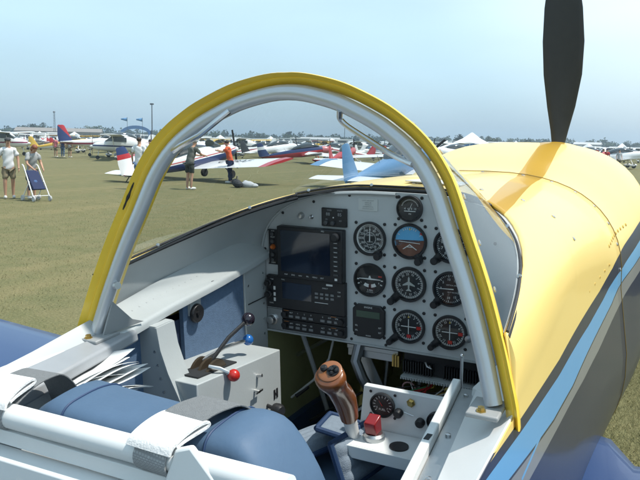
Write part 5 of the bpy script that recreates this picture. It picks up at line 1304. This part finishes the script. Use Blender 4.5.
for s in (1,-1):
    for y in (-.22,.36): MB().lathe([(.02,-.02),(.07,-.025),(.085,0),(.07,.025),(.02,.02)], (s*.25,y,.085), (1,0,0), 16).build('wheel', mat('pale_wheel', (.45,.45,.45), .6), s_)
MB().ball((.03,.06,.50), .12, 12, (1,.7,.9)).build('bag', mat('blue_bag_cloth', (.05,.10,.22), .9, var=.3), s_)
# people round the white and navy aeroplane
pp = along(138.5, 26.8); person('dark-haired person in white T-shirt and jeans standing by the red-banded tail fin', pp, heading(138, 20), T_white, T_jeans, H_dark, h=1.86, long_legs=True)
pp = along(150, 28.2); person('dark-haired person in white shirt half hidden behind the yellow bow', pp, heading(150, 200), T_white, T_navy, H_dark, h=1.80, long_legs=True)
pp = along(188.5, 26.8); person('person in mottled grey-green shirt and dark shorts leaning into the navy and white aeroplane', pp, heading(188, 50), T_camo, mat('dark_green_cotton', (.035,.04,.035), .9), H_grey, h=1.88, lean=.30, arms={'r':((.22,.24,1.28),(.16,.50,1.32)),'l':((-.22,.24,1.28),(-.16,.50,1.32))})
pp = along(229, 31.2); person('man in orange vest reaching into the open cockpit from beyond the wing', pp, heading(229, 285), T_orange, T_navy, H_dark, h=1.84, long_legs=True, lean=.2, arms={'r':((.22,.2,1.30),(.16,.44,1.42)),'l':((-.22,.2,1.30),(-.16,.44,1.42))})
# legs under the navy and red tail
for px, d, t, lw, lab in ((55.5, 68.5, T_pink, T_khaki, 'person in khaki shorts standing behind the navy and red tail fin'), (62.5, 69, T_navy, T_jeans, 'person in jeans standing behind the navy and red tail fin'), (69.5, 68, T_grey, T_khaki, 'person in grey shirt standing right of the navy and red tail fin')):
    person(lab, along(px, d), heading(px, 30), t, lw, H_dark, long_legs=(lw is T_jeans))
person('person in pink shirt standing in front of the white wing right of the propeller', along(599, 66), heading(599, 100), T_pink, T_navy, H_dark, long_legs=True, h=1.8)
person('person in navy cap and red shirt standing right of the pink-shirted one', along(602.5, 69), heading(602, 190), mat('red_cotton', (.42,.03,.03), .9), T_jeans, H_dark, cap=T_navy, long_legs=True, h=1.8)
person('person in grey shirt beside the white aeroplane at the right edge', along(615, 72), heading(615, 160), T_grey, T_khaki, H_dark)
fr = []
for t, lw, nm_ in ((T_white, T_jeans, 'white shirt'), (T_navy, T_khaki, 'navy shirt'), (mat('red_cotton', (.42,.03,.03), .9), T_jeans, 'red shirt'), (T_grey, T_black, 'grey shirt')):
    fr.append(person('tiny person in %s among the far rows of aeroplanes' % nm_, (0,0), 0, t, lw, H_dark, group='people in %ss among the far aeroplanes' % nm_, long_legs=True))
rng = random.Random(8)
for i in range(40):
    o = fr[i % 4] if i < 4 else copy_tree(fr[rng.randrange(4)])
    px = rng.uniform(-30, 670); d = rng.uniform(78, 170); p = along(px, d); o.location = (p.x, p.y, 0); o.rotation_euler = (0, 0, rng.uniform(0, 6.28))
# bags under the wing by the wheel
p = along(236, 28.4); bg_ = tag(empty('kit_bag', (p.x, p.y, 0), (0,0,heading(236,80))), 'dark kit bag lying on the grass under the red-tipped wing', 'bag')
MB().ball((0,0,.16), .2, 12, (1.5,.9,.8)).ball((.18,.05,.13), .15, 10, (1,1.1,.8)).ball((-.16,-.05,.2), .15, 10).build('bag_body', mat('black_bag_cloth', (.025,.027,.03), .8, var=.3), bg_); MB().tube([(-.15,0,.34),(-.08,0,.44),(.08,0,.44),(.15,0,.34)], .015, 6).build('handle', M_black, bg_)
p = along(246.5, 28.6); bg_ = tag(empty('folded_tarpaulin', (p.x, p.y, 0), (0,0,.4)), 'crumpled pale grey cover lying right of the dark kit bag', 'cover')
MB().ball((0,0,.10), .26, 14, (1.1,.8,.6)).ball((.22,.05,.07), .17, 12, (1.2,.9,.6)).ball((-.1,.1,.14), .14, 10).build('cloth', mat('pale_grey_cloth', (.42,.44,.46), .9, var=.2), bg_)

# ------------------------------------------------------------------ vehicles and small tents behind the far rows
def van(label, group, body_m, long=5.6, h=2.5):
    r = empty('van'); tag(r, label, 'van', group)
    MB().prism([(-1.0,-long/2,.4),(-1.0,-long/2,h),(-1.0,long/2-1.3,h),(-1.0,long/2-.75,h*.58),(-1.0,long/2,h*.5),(-1.0,long/2,.4)], (2.0,0,0)).build('body', body_m, r, smooth=0, bevel=.06)
    for sx in (1,-1):
        MB().box((sx*1.0,-long/2+.5,h*.58),(sx*1.012,long/2-1.4,h*.85)).build('side_window', M_cglass, r)
        for y in (-long/2+1.0, long/2-1.0): MB().lathe([(.1,-.1),(.34,-.1),(.34,.1),(.1,.1)], (sx*.92,y,.34), (1,0,0), 14).build('wheel', M_rubber, r)
    MB().prism([(-.85,long/2-1.27,h*.97),(-.85,long/2-.78,h*.62),(.85,long/2-.78,h*.62),(.85,long/2-1.27,h*.97)], (0,.03,.03)).build('windscreen', M_cglass, r, smooth=0)
    return r
vp_ = [van('white van parked behind the far rows of aeroplanes', 'white vans behind the far rows', wm), van('long white motorhome parked behind the far rows of aeroplanes', 'white motorhomes behind the far rows', wm, 7.5, 3.1), van('silver grey van parked behind the far rows of aeroplanes', 'silver grey vans behind the far rows', mat('silver_grey_paint_far', (.40,.42,.44), .35)), van('dark red van parked behind the far rows of aeroplanes', 'dark red vans behind the far rows', smat('dark_red_van_paint', (.22,.02,.02)))]
rng = random.Random(31)
for i in range(46):
    k = rng.choice([0,0,1,1,1,2,3]) if i >= 4 else i
    o = vp_[k] if i < 4 else copy_tree(vp_[k])
    px = -20 + 680 * (i + rng.random()) / 46; p = along(px, rng.uniform(225, 320)); o.location = p; o.rotation_euler = (0, 0, heading(px, rng.choice([90,270,100,80,0,180]) + rng.uniform(-15,15)))
tp = empty('small_tent'); tag(tp, 'small white peaked tent behind the far rows of aeroplanes', 'tent', 'small white tents behind the far rows')
MB().box((-1.5,-1.5,0),(1.5,1.5,2.1)).build('wall', mat('white_canvas', (.72,.73,.73), .8), tp); MB().loft([[Vector((a*1.6,b*1.6,2.1)) for a, b in ((-1,-1),(1,-1),(1,1),(-1,1))],[Vector((a*.05,b*.05,3.5)) for a, b in ((-1,-1),(1,-1),(1,1),(-1,1))]]).build('roof', mat('white_canvas', (.72,.73,.73), .8), tp, smooth=0)
for i in range(16):
    o = tp if i == 0 else copy_tree(tp); p = along(-10 + 660*(i + rng.random())/16, rng.uniform(215, 290)); o.location = p; o.rotation_euler = (0,0,rng.uniform(0,1.5))

# ------------------------------------------------------------------ things on the skyline
def tent(px, d, wd, dp, h, label, wall, name='marquee'):
    p = along(px, d); r = tag(empty(name, (p.x, p.y, 0), (0,0,heading(px, 8))), label, 'tent')
    MB().box((-wd/2,-dp/2,0),(wd/2,dp/2,h*.52)).build('wall', wall, r)
    MB().loft([[Vector((sx*wd*.54, sy*dp*.54, h*.5)) for sx, sy in ((-1,-1),(1,-1),(1,1),(-1,1))], [Vector((sx*wd*.26, sy*dp*.26, h*.72)) for sx, sy in ((-1,-1),(1,-1),(1,1),(-1,1))], [Vector((sx*wd*.02, sy*dp*.02, h)) for sx, sy in ((-1,-1),(1,-1),(1,1),(-1,1))]]).build('roof', mat('white_canvas', (.72,.73,.73), .8, var=.04), r, smooth=0)
    for k in range(5): MB().box((-wd/2 + wd*k/4 - .06, -dp/2-.05, 0), (-wd/2 + wd*k/4 + .06, -dp/2-.01, h*.52)).build('pole', mat('white_canvas', (.72,.73,.73), .8), r)
tent(468, 165, 6.8, 5.5, 4.7, 'white peaked marquee with blue side walls on the skyline above the cowling', mat('blue_canvas', (.05,.19,.42), .7))
tent(176, 240, 6, 5, 4.4, 'small white tent in the far rows left of the bow', mat('white_canvas', (.72,.73,.73), .8))
def shed(px, d, wd, dp, h, label, wall, roof, bays=6, pitch=.25):
    p = along(px, d); r = tag(empty('hangar', (p.x, p.y, 0), (0,0,heading(px, 6))), label, 'hangar')
    w_ = MB().box((-wd/2,-dp/2,0),(wd/2,dp/2,h)).build('wall', wall, r)
    MB().prism([(-wd/2-.4,-dp/2-.4,h),(-wd/2-.4,0,h+dp*pitch/2),(-wd/2-.4,dp/2+.4,h)], (wd+.8,0,0)).build('roof', roof, r, smooth=0)
    for k in range(bays):
        x = -wd/2 + wd*(k+.5)/bays
        MB().box((x-wd/bays*.36,-dp/2-.08,0),(x+wd/bays*.36,-dp/2-.02,h*.78)).build('door', mat('dark_hangar_door', (.10,.11,.11), .6), r)
M_tan = mat('tan_cladding', (.25,.21,.165), .7, var=.05); M_roofg = mat('grey_brown_roof', (.23,.205,.18), .6)
shed(60, 330, 34, 12, 3.9, 'long low brown hangar on the skyline behind the navy and red tail', M_tan, M_roofg, 9)
shed(496, 300, 9, 7, 3.2, 'white flat-roofed building on the skyline right of the marquee', mat('white_cladding', (.6,.61,.6), .6), mat('pale_roof', (.45,.46,.46), .6), 4, .1)
shed(318, 420, 22, 10, 3.4, 'grey hangar in the haze seen through the windscreen', mat('grey_cladding', (.36,.38,.38), .6), mat('pale_roof', (.45,.46,.46), .6), 8)
shed(583, 380, 12, 9, 3.6, 'pale hangar in the haze right of the propeller', mat('grey_cladding', (.36,.38,.38), .6), mat('pale_roof', (.45,.46,.46), .6), 4)
# lamp post, mast
M_post = mat('dark_grey_post', (.07,.08,.09), .5)
p = along(151.5, 150); r = tag(empty('lamp_post', (p.x, p.y, 0)), 'tall dark lamp post on the skyline right of the blue arch', 'lamp post')
MB().tube([(0,0,0),(0,0,8.6)], [.14,.09], 10).build('pole', M_post, r); MB().box((-.35,-.2,8.5),(.35,.2,8.8)).build('lamp_head', M_post, r, bevel=.03)
p = along(55, 300); r = tag(empty('radio_mast', (p.x, p.y, 0)), 'thin lattice mast on the skyline above the navy and red tail', 'mast')
mb = MB()
for k in range(3): mb.tube([(.5*math.cos(k*2.1),.5*math.sin(k*2.1),0),(.25*math.cos(k*2.1),.25*math.sin(k*2.1),11)], .06, 5)
for i in range(11): mb.tube([(.45,0,i),(-.25,.4,i+.5),(-.25,-.4,i+1)], .04, 4)
mb.build('lattice', M_post, r); MB().ball((0,0,11.2), .5, 8, (1,1,.6)).build('platform', M_post, r)
p = along(342, 330); r = tag(empty('radio_mast', (p.x, p.y, 0)), 'thin pole on the hazy skyline seen through the middle of the windscreen', 'mast')
MB().tube([(0,0,0),(0,0,9.5)], .12, 6).build('pole', M_post, r)
# blue arch with flags
p = along(135.5, 190); r = tag(empty('entrance_arch', (p.x, p.y, 0), (0,0,heading(135,0))), 'blue arched entrance gate among the far aeroplanes between two flags', 'arch')
M_ab = mat('blue_arch_paint', (.07,.15,.30), .6)
for s in (1,-1): MB().box((s*3.4-.35,-.35,0),(s*3.4+.35,.35,3.6)).build('pillar', M_ab, r)
MB().loft([[Vector((math.cos(t)*(3.8-k*0), y, 3.0+math.sin(t)*2.0)) if k == 0 else Vector((math.cos(t)*3.0, y, 3.0+math.sin(t)*1.15)) for k, y in ((0,-.3),(0,.3),(1,.3),(1,-.3))] for t in [PI*i/16 for i in range(17)]]).build('arch_span', M_ab, r)
for px, lab in ((127, 'blue flag on a pole left of the blue arch'), (142, 'blue flag on a pole right of the blue arch')):
    p = along(px, 186); r = tag(empty('flag', (p.x, p.y, 0), (0,0,heading(px,0))), lab, 'flag')
    MB().tube([(0,0,0),(0,0,6.9)], .05, 6).build('pole', M_post, r)
    MB().grid([[Vector((-1.5*i/8, .12*math.sin(i*1.1), 6.8 - j*.9 + (.35*i/8 if j else -.25*i/8))) for i in range(9)] for j in (0,1)]).build('cloth', mat('blue_flag_cloth', (.08,.22,.42), .8), r, solid=.01)

# trees: individual ones, and the far woods as one mass
def leafmass(cx, cy, cz, rx, ry, rz, n, size, rng, mb, lobes=7):
    lb = [(Vector((rng.uniform(-.6,.6)*rx, rng.uniform(-.6,.6)*ry, rng.uniform(-.55,.6)*rz)), rng.uniform(.35,.6)) for _ in range(lobes)]
    for i in range(n):
        c, q = lb[rng.randrange(lobes)]
        d = Vector((rng.gauss(0,1), rng.gauss(0,1), rng.gauss(0,1))).normalized() * (rng.random() ** .45)
        p = Vector((cx,cy,cz)) + c + Vector((d.x*rx*q, d.y*ry*q, d.z*rz*q))
        a = Vector((rng.uniform(-1,1), rng.uniform(-1,1), rng.uniform(-1,1))).normalized() * size * rng.uniform(.5,1.2); b_ = a.orthogonal().normalized() * size * rng.uniform(.4,1)
        k = len(mb.v); mb.v += [p-a, p+b_, p+a, p-b_*.8]; mb.f.append((k,k+1,k+2,k+3))
leafm = [mat('tree_leaves_%s' % n_, c, .8, var=.35, scale=.6) for n_, c in (('mid', (.038,.066,.026)), ('dark', (.026,.048,.022)), ('olive', (.048,.064,.024)))]
bark = mat('tree_bark', (.08,.06,.045), .9, var=.3)
rng = random.Random(4)
tprotos = []
for k in range(4):
    r = empty('tree')
    MB().tube([(0,0,0),(.1,0,1.4),(0,.1,3.0),(.1,.2,5)], [.28,.22,.15,.06], 8).tube([(.05,0,1.8),(1.0,.3,3.4)], [.12,.05], 6).tube([(.0,.05,2.1),(-.9,-.3,3.6)], [.11,.05], 6).build('trunk', bark, r)
    mb = MB(); leafmass(0, 0, 4.0, 3.0, 3.0, 2.7, 900, .34, rng, mb, 9)
    mb.build('crown', leafm[k % 3], r, smooth=0, fix=False); tprotos.append(r)
def plant(px, d, sc, lab, group=None, first=[0]):
    k = first[0] % 4; o = tprotos[k] if first[0] < 4 else copy_tree(tprotos[k]); first[0] += 1
    p = along(px, d); o.location = (p.x, p.y, 0); o.scale = (sc*rng.uniform(1.0,1.35), sc*rng.uniform(1.,1.3), sc); o.rotation_euler = (0,0,rng.uniform(0,6.28)); tag(o, lab, 'tree', group)
for px, d, sc, lab in ((31,420,1.25,'rounded tree on the skyline above the woman with the pushchair'), (38,425,1.35,'broad dark tree just right of the rounded skyline tree'), (88,430,1.2,'left one of two trees on the skyline right of the navy and red tail'), (96,430,1.25,'right one of two trees on the skyline right of the navy and red tail'), (172,420,1.15,'tree on the skyline right of the lamp post'), (455,330,1.0,'tree on the skyline left of the white marquee'), (487,340,.85,'tree on the skyline right of the white marquee'), (524,360,.8,'tree on the skyline left of the propeller blade')):
    plant(px, d, sc, lab)
for i in range(46):
    px = -40 + 720 * i / 45 + rng.uniform(-6, 6); plant(px, rng.uniform(440, 500), rng.uniform(.7, 1.05), 'hazy tree in the line along the horizon', 'hazy trees along the horizon')
mb = MB()
for i in range(230):
    a = -R(34) + R(68) * i / 229; d = 540 + 30*math.sin(i*.7) + rng.uniform(-15,15); px = 320 + FPX*math.tan(a); p = along(px, d); h = rng.uniform(3.2, 5.2)
    leafmass(p.x, p.y, h*.85, 5.0, 4, h*.95, 110, 1.0, rng, mb, 5)
o = mb.build('far_woods', leafm[1], None, smooth=0, fix=False); tag(o, 'long low belt of hazy woods along the whole horizon', 'woods', kind='stuff')

# haze over the field
hz = bpy.data.materials.new('haze_air'); hz.use_nodes = True
nt = hz.node_tree; nt.nodes.clear(); oo = nt.nodes.new('ShaderNodeOutputMaterial'); vp = nt.nodes.new('ShaderNodeVolumePrincipled')
vp.inputs['Color'].default_value = (.70,.86,1.0,1); vp.inputs['Density'].default_value = .0007; vp.inputs['Anisotropy'].default_value = .3
nt.links.new(vp.outputs[0], oo.inputs['Volume'])
hb_ = MB().box((-1150,-1150,-1),(1150,1150,24)).build('haze', hz, None, smooth=0); tag(hb_, 'thin summer haze over the airfield', 'haze', kind='stuff')
